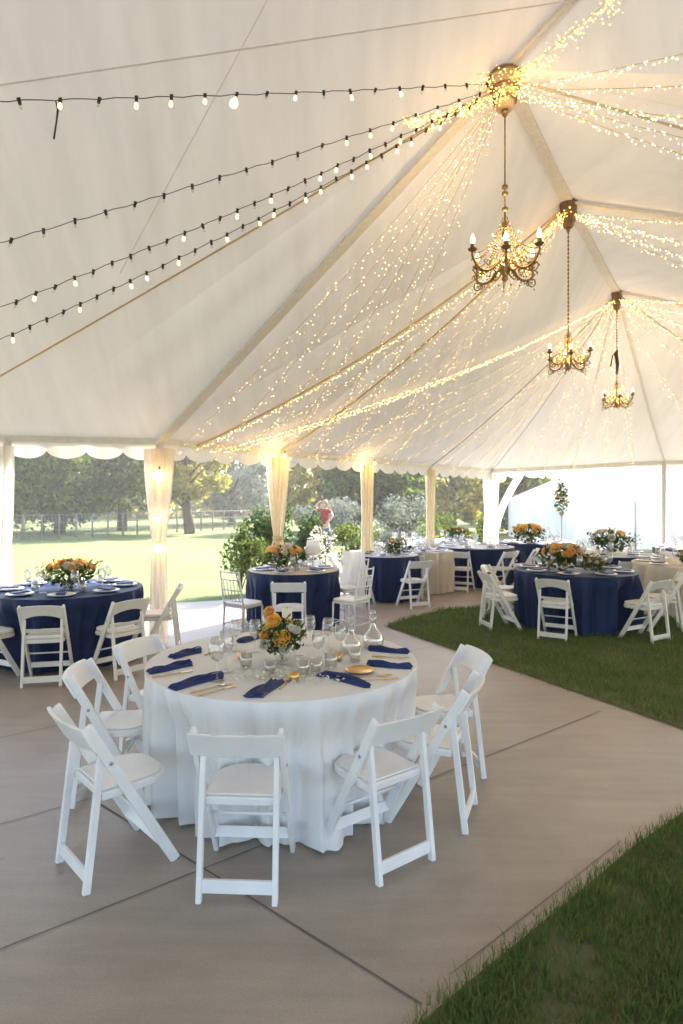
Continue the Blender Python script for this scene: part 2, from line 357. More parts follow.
def panel(mb, a, b, c, n=32, sag=.20, wob=.02):
    idx = {}; vs = []; ctr = (a + b + c) / 3; nrm = (b - a).cross(c - a).normalized()
    if nrm.z > 0: nrm = -nrm
    ph = rnd.random() * 6
    for i in range(n + 1):
        for j in range(n + 1 - i):
            s, t = i / n, j / n; r_ = 1 - s - t
            k = 27 * s * t * r_; e = (s * t + t * r_ + s * r_) * 3
            p = a * r_ + b * s + c * t + nrm * (sag * (.55 * k + .2 * e * min(1, k * 3)) + wob * k * math.sin(ph + 14 * s + 9 * t) + wob * .6 * k * math.sin(31 * t - 7 * s))
            idx[i, j] = len(vs); vs.append(p)
    fs = []
    for i in range(n):
        for j in range(n - i):
            fs.append((idx[i, j], idx[i + 1, j], idx[i, j + 1]))
            if i + j < n - 1: fs.append((idx[i + 1, j], idx[i + 1, j + 1], idx[i, j + 1]))
    mb.add(vs, fs)
def band(mb, a, b, wd, drop=.03, nseg=14, sag=0.0, up=.0):
    """webbing strap hanging just under a seam"""
    d = (b - a).normalized(); sd_ = d.cross(V(0, 0, 1)).normalized() * wd / 2
    pts = [lerp(a, b, i / nseg) + V(0, 0, -drop - sag * 4 * (i / nseg) * (1 - i / nseg)) for i in range(nseg + 1)]
    vs = []; fs = []
    for p in pts: vs += [p - sd_, p + sd_, p + sd_ * .9 + V(0, 0, -.03), p - sd_ * .9 + V(0, 0, -.03)]
    for i in range(nseg):
        for k in range(4): fs.append((i * 4 + k, i * 4 + (k + 1) % 4, i * 4 + 4 + (k + 1) % 4, i * 4 + 4 + k))
    mb.add(vs, fs)
def valance(mb, a, b, drop=.27, scal=.46, n_per=14):
    L = (b - a).length; k = max(1, round(L / scal)); n = k * n_per; d = (b - a).normalized(); nr = V(d.y, -d.x, 0)
    def fn(u_, v_):
        x = u_ * k; fr = x - math.floor(x); sc = (math.sin(math.pi * fr)) ** .6 if 0 < fr < 1 else 0
        z = -(drop - .085 + .085 * sc) * v_
        return lerp(a, b, u_) + V(0, 0, z + .02) + nr * (.02 * math.sin(u_ * L * 9) * v_ + .012 * math.sin(u_ * L * 23 + 1) * v_)
    mb.grid(fn, n, 6)
main = thing('event_tent', 'large white pole tent with three hung chandeliers and fairy lights under its peaked roof', 'tent', (3, 9, 0))
near = thing('event_tent', 'plain white tent roof joined to the fairy-lit tent, crossed by black festoon cables', 'tent', (-2, 3, 0))
def sub(o, par): o.parent = par; o.matrix_parent_inverse = par.matrix_world.inverted() if False else Matrix.Translation(-Vector(par.location)); return o
c = MB()
for t3 in ((P[0], H[0], H[1]), (P[0], P[1], H[1]), (P[1], P[2], H[1]), (P[2], H[1], H[2]), (P[2], P[3], H[2]), (P[3], P[4], H[2]),
           (P[4], P[5], H[2]), (P[5], P[6], H[2]), (P[6], P[7], H[2]), (P[7], RV[2], H[2]), (RV[2], RV[1], H[1]), (RV[2], H[2], H[1]),
           (RV[1], RV[0], H[0]), (RV[1], H[0], H[1]), (H[0], Q, RV[0])):
    panel(c, *t3)
sub(c.build('canopy', M['canopy']), main)
c = MB()
for t3 in ((P[0], B[1], H[0]), (B[1], B[2], RB[1]), (B[1], RB[1], H[0]), (H[0], RB[1], Q), (B[2], B[3], RB[2]), (B[2], RB[2], RB[1]),
           (Q, EB[0], RV[0]), (Q, EB[0], EB[1]), (Q, RB[1], EB[1]), (RB[1], EB[1], EB[2]), (RB[1], RB[2], EB[2]), (B[3], EB[2], RB[2])):
    panel(c, *t3, sag=.05)
sub(c.build('canopy', M['canopy']), near)
# seams of the two roofs
for (a, b, wd, sg) in ((P[0], lerp(P[0], Q, 1.0), .16, 0), (H[0], H[1], .14, 0), (H[1], H[2], .12, 0), (H[1], RV[1], .12, 0), (H[2], RV[2], .1, 0), (P[5], H[2], .05, .05)):
    mb = MB(); band(mb, a, b, wd, sag=sg); sub(mb.build('seam_webbing', M['webbing'], smooth=False), main)
def rope(a, b, r, m, par, sag=.1, drop=.06, name='seam_rope'):
    mb = MB(); mb.tube([lerp(a, b, i / 16) + V(0, 0, -drop - sag * 4 * i / 16 * (1 - i / 16)) for i in range(17)], r, 5); return sub(mb.build(name, m), par)
rope(P[1], H[1], .014, M['rope_gold'], main, .22); rope(lerp(P[0], P[1], .25), H[1], .014, M['rope_gold'], main, .25)
rope(P[3], H[2], .012, M['grey_rope'], main, .15); rope(P[4], H[2], .012, M['grey_rope'], main, .15); rope(lerp(P[4], P[5], .5), H[2], .008, M['grey_rope'], main, .1)
rope(H[0], RV[1], .012, M['grey_rope'], main, .2); rope(H[2], P[6], .012, M['grey_rope'], main, .2)
# the near roof's plane, to find where its seams run
nN = (B[2] - P[0]).cross(H[0] - P[0]).normalized()
def onN(px, py):
    d = V((px - CX) / F, 1, (HZ - py) / F); o_ = V(0, 0, EYE); t = (P[0] - o_).dot(nN) / d.dot(nN); return o_ + d * t
rope(onN(-60, 402), onN(470, 92), .010, M['rope_gold'], near, .02, .09)
rope(onN(-60, 80), onN(700, -31), .006, M['webbing'], near, 0, .11)
rope(onN(120, 262), onN(300, -75), .004, M['webbing'], near, 0, .11)
vb = MB()
for a, b in zip(P[:7], P[1:8]): valance(vb, a, b)
for a, b in ((P[7], RV[2]), (RV[2], RV[1]), (RV[1], RV[0])): valance(vb, a, b)
sub(vb.build('valance', M['valance']), main)
vb = MB()
for a, b in zip(B[:3], B[1:]): valance(vb, a, b)
sub(vb.build('valance', M['valance']), near); vb = MB()
for a, b in zip(EB[:2], EB[1:]): valance(vb, a, b)
sub(vb.build('valance', M['valance']), near)
rl = MB()
for a, b in list(zip(P[:7], P[1:8])) + [(P[7], RV[2]), (RV[2], RV[1]), (RV[1], RV[0])]: rl.bar(a + V(0, 0, -.03), b + V(0, 0, -.03), .07, .06, (0, 0, 1))
sub(rl.build('eave_rail', M['pole'], smooth=False), main)
rl = MB()
for a, b in zip(B[:3], B[1:]): rl.bar(a + V(0, 0, -.03), b + V(0, 0, -.03), .07, .06, (0, 0, 1))
sub(rl.build('eave_rail', M['pole'], smooth=False), near); rl = MB()
for a, b in zip(EB[:2], EB[1:]): rl.bar(a + V(0, 0, -.03), b + V(0, 0, -.03), .07, .06, (0, 0, 1))
sub(rl.build('eave_rail', M['pole'], smooth=False), near)
def pole(p, par, r=.04):
    mb = MB(); mb.lathe([(r * 2.2, 0), (r * 2.2, .012), (r, .02), (r, p.z - .02)], (p.x, p.y, 0), 14); return sub(mb.build('tent_pole', M['pole']), par)
for p in P: pole(p, main, .055 if p is P[5] else .042)
for p in RV: pole(p, main)
for p in B[1:] + EB: pole(p, near)
# peak hubs
for i, h in enumerate(H):
    s = (.66, .55, .45)[i]
    mb = MB(); mb.lathe([(.10 * s, 0), (.13 * s, .03), (.13 * s, .08), (.155 * s, .10), (.16 * s, .16), (.19 * s, .19), (.20 * s, .27), (.21 * s, .29), (.21 * s, .33)], (h.x, h.y, h.z - .36), 10)
    hb = sub(mb.build('peak_hub', M['pale_wood'] if i == 0 else M['wood'], smooth=False, bevel=.006), main)
    mb = MB()
    for z_, r_ in ((.085, .158), (.175, .196), (.30, .215)): mb.lathe([(r_ * s, -.014), (r_ * s * 1.04, 0), (r_ * s, .014)], (h.x, h.y, h.z - .36 + z_), 14)
    o = mb.build('hub_ring', M['wood']); o.parent = hb
    mb = MB(); mb.lathe([(.02, -.05), (.045 * s, -.03), (.05 * s, 0)], (h.x, h.y, h.z - .36), 10); o = mb.build('hub_finial', M['bronze']); o.parent = hb

# ------------------------------------------------------------------ chandeliers
def chandelier(label, h, bottom, s, group='chandeliers under the tent peaks'):
    t = thing('chandelier', label, 'chandelier', (h.x, h.y, bottom), .3, group)
    top = h.z - .40 - bottom
    mb = MB(); mb.lathe([(.01, 0), (.03, .02), (.022, .05), (.05, .09), (.03, .14), (.045, .18), (.02, .24), (.032, .29), (.016, .36), (.028, .42), (.012, .48), (.03, .51), (.012, .54), (.008, .62)], n=12)
    mb.v = [(x * s, y * s, z * s) for x, y, z in mb.v]; mb.build('column', M['bronze'], t)
    mb = MB(); z0 = .62 * s; n = max(4, int((top - z0) / .05))
    if s > .9:
        mb.tube([(0, 0, z0), (0, 0, top)], .007, 6)
        for zz in (z0 + .02, z0 + .16, z0 + .22): mb.ball((0, 0, zz), .03, 8, 6, .8)
    else:
        for k in range(n): mb.ball((0, 0, z0 + (top - z0) * (k + .5) / n), .014, 6, 4, 1.5)
        mb.tube([(0, 0, z0), (0, 0, top)], .004, 5)
    mb.build('hanging_rod' if s > .9 else 'hanging_chain', M['bronze'], t)
    for k in range(6):
        a = k * math.pi / 3; ca, sa = math.cos(a), math.sin(a); r = .30 + (.02 if k % 2 else -.02); lift = .05 if k % 2 else 0
        def pt(rr, zz): return V(ca * rr * s, sa * rr * s, (zz + lift) * s)
        mb = MB(); mb.tube(smooth_pts([pt(.03, .16), pt(.08, .10), pt(.15, .04), pt(.22, .03), pt(.28, .07), pt(r, .14), pt(r, .19)]), .012 * s, 6)
        mb.tube(smooth_pts([pt(.03, .08), pt(.09, .03), pt(.12, .07), pt(.09, .11), pt(.07, .08)]), .006 * s, 5)
        mb.tube(smooth_pts([pt(.22, .03), pt(.27, -.02), pt(.31, .01), pt(.30, .05), pt(.275, .04)]), .006 * s, 5)
        mb.tube(smooth_pts([pt(.02, .52), pt(.05, .42), pt(.10, .30), pt(.19, .22), pt(.26, .18), pt(r, .17)]), .004 * s, 5)
        for (c0, c1, rr_) in ((.30, .10, .035), (.17, .10, .04), (.10, .24, .03), (.24, .0, .03)): mb.tube(smooth_pts([pt(c0 + rr_ * math.cos(w_ * .9) * (1 - w_ / 9), c1 + rr_ * math.sin(w_ * .9) * (1 - w_ / 9)) for w_ in range(8)], 3), .005 * s, 5)
        arm = mb.build('arm', M['bronze'], t)
        mb = MB(); q = pt(r, .19); mb.lathe([(.010 * s, -.015), (.040 * s, .005), (.043 * s, .014), (.022 * s, .02), (.021 * s, .055 * 1)], q, 10); mb.build('candle_sleeve', M['wood'], arm)
        mb = MB(); mb.lathe([(.008, .055), (.018, .068), (.023, .088), (.018, .112), (.008, .135), (.001, .148)], q, 8)
        if s < .9: mb.v = [tuple(q + (Vector(v) - q) * .85) for v in mb.v]
        mb.build('candle_bulb', M['flame'], arm)
        # strings of glass beads from the crown to the arm
        mb = MB()
        for j in range(1, 16):
            u_ = j / 16; mb.octa(lerp(pt(.03, .50), pt(r - .02, .12), u_) + V(0, 0, -.10 * s * math.sin(math.pi * u_)), .013 * s); mb.octa(lerp(pt(.02, .46), pt(.16, .08), u_) + V(0, 0, -.04 * s * math.sin(math.pi * u_)), .013 * s)
        for j in range(7):
            u_ = j / 6; mb.octa(lerp(pt(.05, .10), pt(r, .02), u_) + V(0, 0, -.05 * s * math.sin(math.pi * u_)), .012 * s)
        for (rr, zz) in ((.30, -.04), (.15, -.02), (.06, -.02)): mb.octa(pt(rr, zz), .013 * s)
        mb.build('bead_strand', M['amber'], arm)['kind'] = 'stuff'
        mb = MB(); kr = random.Random(k)
        for j in range(16): mb.octa(pt(.03 + kr.random() * .13, .08 + kr.random() * .30), .007)
        mb.build('sparkle_specks', M['fairy'], arm)['kind'] = 'stuff'  # glowing specks added as sparkle among the beads, not lamps
        if k % 2 == 0 or s < .9:
            mb = MB(); qc = pt(.2, .12); kr = random.Random(k + 9)
            for j in range(70):
                d = Vector((kr.gauss(0, 1), kr.gauss(0, 1), kr.gauss(0, 1))).normalized(); mb.octa(qc + d * .055 * s, .0085 * s)
            ob = mb.build('crystal_orb', M['amber'], arm)
            mb = MB()
            for j in range(22):
                d = Vector((kr.gauss(0, 1), kr.gauss(0, 1), kr.gauss(0, 1))).normalized(); mb.octa(qc + d * .045 * s, .0065 * s)
            mb.build('orb_lights', M['fairy'], arm)
    ld = bpy.data.lights.new('chandelier_lamp', 'POINT'); ld.energy = 6 * s; ld.color = (1, .68, .34); ld.shadow_soft_size = .2
    lo = bpy.data.objects.new('chandelier_lamp', ld); COL.objects.link(lo); lo.parent = t; lo.location = (0, 0, .42 * s)
    return t
chandelier('largest bronze chandelier on a long rod with glowing crystal orbs and six candle bulbs', H[0], 3.66, 1.0)
chandelier('beaded chandelier on a plain chain under the middle peak of the tent', H[1], 3.36, .86)
t3 = chandelier('smallest looking chandelier, with a black cable bunched on its chain', H[2], 3.38, .86)
mb = MB(); mb.tube([(0, 0, .62), (.015, .0, .8), (-.02, 0, 1.0), (.01, 0, 1.05)], [.02, .03, .035, .02], 8); mb.tube([(.01, 0, 1.04), (-.09, 0, .95), (-.14, 0, .75)], .012, 6); mb.build('cable_bunch', M['black'], t3)

# ------------------------------------------------------------------ festoon cables with sockets and bulbs (black, on the plain roof)
def catenary(a, b, sag, n): return [lerp(a, b, i / n) + V(0, 0, -4 * sag * (i / n) * (1 - i / n)) for i in range(n + 1)]
def ray(px, py, z): return V((px - CX) / F * z, z, EYE + (HZ - py) / F * z)
hubp = H[0] + V(-.08, -.15, -.22)
proto_socket = proto_bulb = proto_clear = None
fest = [('black festoon cable highest on the plain roof, with warm bulbs and one loose dangling end', ray(0, 97, 3.6), .03, 18, (0, 2, 4, 5, 6, 7, 9, 11, 13), 7),
        ('black festoon cable second from the top, nearly all its bulbs unlit', ray(0, 237, 4.2), .05, 20, (13, 14, 15, 16, 17, 18), -1),
        ('black festoon cable third from the top with a scatter of lit bulbs', ray(0, 297, 4.6), .10, 30, (3, 5, 11, 14, 16, 19, 20, 22, 24, 26, 28), -1),
        ('lowest of the black festoon cables, with bulbs lit along its upper half', ray(0, 328, 4.9), .12, 32, (2, 6, 9, 10, 12, 15, 17, 18, 20, 21, 23, 24, 26, 27, 29), -1)]
fr = random.Random(12)
for fi, (lab, pl, sg, n, lit, big) in enumerate(fest):
    t = thing('festoon_light_string', lab, 'string lights', hubp, 0, 'black festoon cables on the plain roof')
    a = hubp + V(-.06 * fi, 0, -.05 * fi); b = pl + (pl - a) * .35
    pts = [p - hubp for p in catenary(a, b, sg, 60)]
    for i in range(1, 60): pts[i] += V(0, 0, .006 * math.sin(i * 2.1 + fi))
    mb = MB(); mb.tube(pts, .0030, 5); cb = mb.build('cable', M['black'], t)
    if fi == 0:
        q = min(pts, key=lambda p: abs(CX + F * (p + hubp).x / (p + hubp).y - 52)) + V(-.02, 0, -.03); mb = MB(); mb.tube([q + V(.02, 0, .03), q + V(.035, 0, -.02), q + V(.025, 0, -.10), q + V(.01, 0, -.20)], [.004, .007, .005, .006], 6); mb.build('loose_end', M['black'], t)
    for k in range(n):
        u_ = 1 - (k + .4) / n * .99; u_ = u_ * .74 if True else u_
        u_ = (1 - (k + .35) / n) * .78
        i = u_ * 60; i0 = int(i); p = lerp(pts[i0], pts[min(60, i0 + 1)], i - i0)
        s_ = .82
        mb = MB(); mb.lathe([(.008, .010), (.0105, .004), (.0105, -.022), (.008, -.026)], n=8); mb.box((0, 0, .008), (.020, .012, .012))
        so = mb.build('socket', M['black'], t, p); so.rotation_euler = (fr.uniform(-.3, .3), fr.uniform(-.3, .3), 0)
        r_ = .030 if k == big else .014 if k in lit else .008
        mb = MB(); mb.lathe([(.007, -.024), (.010, -.032), (r_, -.03 - r_ * 1.4), (r_ * .85, -.03 - r_ * 2.2), (.001, -.03 - r_ * 2.8)], n=10)
        mb.build('bulb', M['bulb'] if k in lit else M['bulb_off'], so)

# ------------------------------------------------------------------ fairy light strands
def strand(lab, a, b, sag, step, r, mat, group, jit=.012, seed=0, cable='rope_gold', rep=1):
    rr = random.Random(seed); L = (b - a).length; n = max(6, int(L / step))
    t = thing('fairy_light_strand', lab, 'fairy lights', a, 0, group)
    pts = [p - a for p in catenary(a, b, sag, 40)]
    mb = MB(); mb.tube(pts, .0028, 4, False); mb.build('wire', M[cable], t)
    mb = MB()
    for k in range(n * rep):
        u_ = rr.random() if rep > 1 else (k + rr.uniform(.2, .8)) / n
        i = min(39.999, u_ * 40); i0 = int(i); p = lerp(pts[i0], pts[i0 + 1], i - i0)
        mb.octa(p + V(rr.gauss(0, jit), rr.gauss(0, jit), -abs(rr.gauss(0, jit * 1.4))), r * rr.choice((.6, .8, 1, 1, 1.35)))
    o = mb.build('light_beads', M[mat], t, smooth=False); o['kind'] = 'stuff'
    return t
GA = 'fairy lights fanning to the post side'; GE = 'fairy lights fanning to the far end'; GR = 'fairy lights fanning over the open side'
Adir = (P[4] - P[0]); AL = Adir.length; Adir.normalize()
ordn = ('first', 'second', 'third', 'fourth', 'fifth', 'sixth', 'seventh', 'eighth', 'ninth', 'tenth', 'eleventh')
hn = ('the biggest chandelier', 'the middle chandelier', 'the smallest chandelier')
def dn(h): return h + V(0, 0, -.17)
def evs(x): return P[0] + Adir * x + V(.03, -.02, -.10)
k = 0
for hi, xs in ((0, (.25, .8, 1.4, 2.1, 2.9, 3.7)), (1, (.5, 1.1, 1.7, 2.3, 3.0, 3.7, 4.4, 5.1)), (2, (.8, 1.0, 2.6, 3.6, 4.6, 5.5, 6.3, 7.1, 7.9, 8.7, 9.5))):
    for x in xs:
        dense = (hi == 1 and x == .5) or (hi == 2 and x < 1.1)
        seg = 'draped corner post' if x < 1.2 else 'post with the gold tied drape' if x < 3.2 else 'third post' if x < 5.8 else 'fourth post' if x < 8 else 'post with the white swag'
        strand(f'{ordn[xs.index(x)]} fairy strand fanning from the peak of {hn[hi]}, counted from the corner post', dn(H[hi]), evs(x), .22 if dense else .12 + .05 * (k % 3), .022 if dense else .042, .0066 if dense else .0044,
               'fairy', GA, .012 if dense else .03, k); k += 1
for q, tt in enumerate((.15, .32, .5, .68, .85, 1.15, 1.35, 1.6, 1.85)):
    e = lerp(P[4], P[5], tt) if tt <= 1 else lerp(P[5], P[7], (tt - 1))
    strand(f'{ordn[q]} fairy strand from the smallest chandelier to the far eave, counted from the swag', dn(H[2]), e + V(0, 0, -.1), .14, .06, .0072, 'fairy', GE, .045, 100 + q)
for q, (hi, e, sg, st, dens) in enumerate(((2, V(11.2, 6.6, 2.9), .2, .03, 1), (2, V(11.5, 8.6, 2.8), .35, .035, 1), (2, V(10.6, 10.4, 2.7), .35, .05, 1), (1, lerp(RV[1], RV[0], .0), .30, .022, 1), (1, lerp(RV[1], RV[2], .5), .42, .03, 1),
                                     (1, lerp(RV[1], RV[2], .85), .5, .05, 0), (0, V(7.6, 1.8, 3.0), .35, .022, 1), (0, lerp(RV[0], RV[1], .35), .42, .04, 0), (0, lerp(RV[0], RV[1], .75), .5, .04, 0), (0, V(5.9, 2.2, 4.0), .2, .05, 0), (0, V(5.2, 2.4, 4.8), .16, .035, 1), (2, V(9.5, 5.2, 3.6), .12, .03, 1), (1, V(7.4, 3.6, 3.7), .22, .04, 0))):
    strand(f'{ordn[(0, 1, 2, 0, 1, 2, 0, 1, 2, 3, 4, 3, 3)[q]]} fairy strand from the peak of {hn[hi]} over the lawn side', dn(H[hi]), e + V(0, 0, -.12), sg, st * .7, .0082 if dens else .0065, 'fairy', GR, .016, 200 + q)
GB = 'golden bundled lights round the nearest hub'
strand('thick golden bundle of lights rising from the big wooden hub along the roof seam', H[0] + V(0, -.05, -.16), V(2.75, 3.9, 5.85), .05, .010, .0078, 'fairy_dense', GB, .035, 301, rep=2)
tg = strand('short golden tangle of lights where festoon cables meet the big wooden hub', H[0] + V(.05, -.1, -.20), V(.55, 5.25, 4.95), .04, .012, .0078, 'fairy_dense', GB, .034, 302, rep=4)
ld = bpy.data.lights.new('tangle_glow', 'POINT'); ld.energy = .9; ld.color = (1, .62, .24); ld.shadow_soft_size = .2; lo = bpy.data.objects.new('tangle_glow', ld); COL.objects.link(lo); lo.parent = tg; lo.location = (-.1, -.15, -.15)
strand('ring of golden lights wound round the top of the big wooden hub', H[0] + V(-.28, -.12, -.12), H[0] + V(.30, -.12, -.02), .03, .007, .0085, 'fairy_dense', GB, .04, 303, rep=2)
strand('golden lights bound along the ridge toward the middle chandelier peak', H[1] + V(-.05, -.1, -.16), lerp(H[1], P[1], .22) + V(0, 0, -.2), .03, .012, .011, 'fairy_dense', GB, .025, 304, rep=2)

# ------------------------------------------------------------------ drapes on the posts
def drape(name, label, p, w0, tie, w1, w2, mat, facing, z1=.02, lean=0, kn=7, group='drapes tied to the tent posts', z0=None, tiecol=None):
    t = thing(name, label, 'curtain', (p.x, p.y, 0), facing, group)
    z0 = z0 or E - .12
    def fn(u_, v_):
        z = z0 + (z1 - z0) * v_; a = u_ * 2 - 1
        if z > tie: k = (z0 - z) / (z0 - tie); wd = w0 + (w1 - w0) * (k ** 1.4); sh = lean * k
        else: k = (tie - z) / (tie - z1 + 1e-6); wd = w1 + (w2 - w1) * math.sin(k * math.pi / 2) ** .8; sh = lean * (1 - .3 * k)
        amp = .035 * (.5 + .5 * wd / max(w0, w2))
        return V(a * wd / 2 + sh, -.075 + .06 * a * a + amp * math.sin(a * kn * 1.7 + 1.2 * math.sin(v_ * 3)) + .012 * math.sin(a * 23 + v_ * 7), z)
    mb = MB(); mb.grid(fn, 60, 30); mb.build('drape', mat, t)
    if tiecol:
        mb = MB(); mb.lathe([(w1 * .50, -.03), (w1 * .56, 0), (w1 * .5, .03)], (lean, -.03, tie), 14); mb.build('tie_band', tiecol, t)
    return t
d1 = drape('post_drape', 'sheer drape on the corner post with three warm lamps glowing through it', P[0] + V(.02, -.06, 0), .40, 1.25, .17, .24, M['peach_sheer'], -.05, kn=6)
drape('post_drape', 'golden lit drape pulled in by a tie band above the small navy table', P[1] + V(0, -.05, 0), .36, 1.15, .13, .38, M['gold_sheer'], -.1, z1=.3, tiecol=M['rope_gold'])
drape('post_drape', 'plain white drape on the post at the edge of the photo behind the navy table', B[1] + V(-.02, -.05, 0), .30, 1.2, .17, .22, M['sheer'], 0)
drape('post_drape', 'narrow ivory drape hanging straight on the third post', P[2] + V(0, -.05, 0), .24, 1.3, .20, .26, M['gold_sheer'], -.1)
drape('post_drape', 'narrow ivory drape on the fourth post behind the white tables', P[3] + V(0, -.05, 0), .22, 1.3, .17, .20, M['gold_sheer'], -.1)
sw = drape('post_drape', 'white drape swagged out from its post beside the far marquee', P[4] + V(0, -.05, 0), .40, 1.3, .32, .40, M['sheer'], -.1)
mb = MB(); mb.grid(lambda u_, v_: V(.12 + .55 * (1 - v_) ** 1.5 + (u_ - .5) * (.22 - .05 * v_), -.12 + .03 * math.sin(u_ * 14), 2.25 - 1.3 * v_), 16, 16); mb.build('swag', M['sheer'], sw)
# warm lamps on the corner post
for i, (z_, r_, k_) in enumerate(((2.0, .075, 6), (1.52, .04, 3), (1.14, .06, 3))):
    t = thing('globe_lamp', ('largest and topmost warm globe lamp on the draped corner post', 'small middle globe lamp on the draped corner post', 'lowest globe lamp on the corner post where the drape narrows')[i], 'lamp', (P[0].x + .02, P[0].y - .09, z_), 0, 'globe lamps on the corner post')
    mb = MB(); mb.ball((0, 0, 0), r_, 14, 10); mb.build('globe', M['lampglow'], t)
    mb = MB(); mb.lathe([(.02, r_ * .9), (.026, r_ * 1.05), (.02, r_ * 1.4), (.004, r_ * 1.6)], n=10); mb.build('cap', M['bronze'], t)
    ld = bpy.data.lights.new('globe_light', 'POINT'); ld.energy = k_ * .9; ld.color = (1, .6, .25); ld.shadow_soft_size = r_
    lo = bpy.data.objects.new('globe_light', ld); COL.objects.link(lo); lo.parent = t; lo.location = (0, -.02, 0)
for i, p in enumerate((P[1], P[2])):
    t = thing('uplight_lamp', ('warm lamp under the eave that gilds the tied drape', 'warm lamp under the eave that gilds the straight ivory drape')[i], 'lamp', (p.x + .12, p.y - .30, E - .10), 0, 'small lamps under the eave')
    mb = MB(); mb.ball((0, 0, 0), .025, 10, 6); mb.build('globe', M['lampglow'], t); mb = MB(); mb.tube([(0, 0, .02), (0, .05, .07), (0, .1, .07)], .008, 6); mb.build('bracket', M['bronze'], t)
    ld = bpy.data.lights.new('eave_light', 'POINT'); ld.energy = 1.5; ld.color = (1, .6, .25); ld.shadow_soft_size = .03
    lo = bpy.data.objects.new('eave_light', ld); COL.objects.link(lo); lo.parent = t; lo.location = (0, 0, -.04)

# ------------------------------------------------------------------ draped tables
CH = {}                                                        # chair directions per table, so the cloth is pushed in behind a tucked chair
def draped_table(name, label, x, y, r, mat, seed, h=.75, amp=.035, folds=19, dents=(), flare=None, group='draped round tables', top=None):
    rr = random.Random(seed); ph = [rr.random() * 6.28 for _ in range(6)]
    t = thing(name, label, 'table', (x, y, 0), 0, group)
    n, m_ = 420, 24
    fq = [(folds, .55), (folds * 2 - 3, .16), (folds - 6, .40), (7, .25), (11, .2)]
    def fn(u_, v_):
        th = u_ * 2 * math.pi
        f_ = sum(a_ * math.sin(q_ * th + ph[i] + .5 * math.sin(3 * th + i)) for i, (q_, a_) in enumerate(fq))
        f_ = .45 * f_ + .75 * (1 - 2 * abs(math.sin(.5 * (folds * .62) // 1 * th + ph[0] + .9 * math.sin(2 * th + ph[1]) + .5 * math.sin(5 * th + ph[2]))) ** .75)
        d = v_; rad = r + .012 * (1 - math.exp(-d * 12)) - .025 * d + amp * f_ * min(1, d * 3.2)
        for (da, dd) in dents:
            q = (th - da + math.pi) % (2 * math.pi) - math.pi; rad -= dd * math.exp(-(q / .22) ** 2) * min(1, d * 3.5) ** 1.5
        if flare:
            q = (th - flare[0] + math.pi) % (2 * math.pi) - math.pi; rad += flare[1] * math.exp(-(q / flare[2]) ** 2) * d ** 1.6
        z = h - .012 * (1 - math.cos(min(1, d * 8) * math.pi / 2)) - (h - .016) * d
        z = max(z, .006 + .01 * (f_ + 1.2) * max(0, d - .85) / .15)
        return V(rad * math.cos(th), rad * math.sin(th), z)
    mb = MB(); mb.grid(fn, n, m_, wrap=True)
    mb.add([fn(i / n, 0) for i in range(n)], [tuple(range(n))])
    mb.build('tablecloth', mat, t)
    if top is not None:
        mb = MB(); mb.add([V((r - .01) * math.cos(i / 60 * 2 * math.pi) * (1 + .01 * math.sin(i * 1.3)), (r - .01) * math.sin(i / 60 * 2 * math.pi), h + .004) for i in range(60)], [tuple(range(60))]); mb.build('table_runner_cover', top, t, smooth=False)
    return t
TB = {'white': (-.36, 3.84, .82), 'leftnavy': (-2.99, 6.80, .77), 'small': (-.66, 8.55, .63), 'row': (.78, 10.75, .56), 'ivory': (1.56, 11.55, .52), 'far': (2.72, 12.55, .76),
      'lawn': (3.2, 8.5, .80), 'lawnback': (4.7, 11.0, .82), 'end': (4.35, 13.75, .8), 'beige': (5.32, 9.35, .86), 'endright': (7.0, 12.3, .75), 'pale': (2.35, 14.1, .7), 'palerow': (1.35, 13.3, .6)}

# ------------------------------------------------------------------ chairs
def seat_poly(w_, y0, y1, rr=.10, n=6):
    pts = [(-w_, y0), (w_, y0)]
    for i in range(n + 1): a = i / n * math.pi / 2; pts.append((w_ - rr + rr * math.cos(a), y1 - rr + rr * math.sin(a)))
    for i in range(n + 1): a = math.pi / 2 + i / n * math.pi / 2; pts.append((-w_ + rr + rr * math.cos(a), y1 - rr + rr * math.sin(a)))
    return pts
def curved_board(z0, z1, w_, y_at, depth, th, arch=0.0, n=14, crown=.0):
    """board across the stiles following their lean, bowed backwards; arch lifts the lower edge"""
    mb = MB(); vs = []; fs = []
    for i in range(n + 1):
        a = i / n * 2 - 1; bow = -depth * (1 - a * a)
        lo = z0 + arch * max(0, 1 - a * a) ** .6; hi = z1 + crown * (1 - a * a)
        for (z, o_) in ((lo, 0), (hi, 0), (hi, th), (lo, th)): vs.append((a * w_, y_at(z) + bow - o_, z))
    for i in range(n):
        for q in range(4): fs.append((i * 4 + q, i * 4 + (q + 1) % 4, i * 4 + 4 + (q + 1) % 4, i * 4 + 4 + q))
    fs += [(3, 2, 1, 0), (n * 4, n * 4 + 1, n * 4 + 2, n * 4 + 3)]; mb.add(vs, fs); return mb
def stile_y(z): return .215 - z * (.215 + .245) / .80
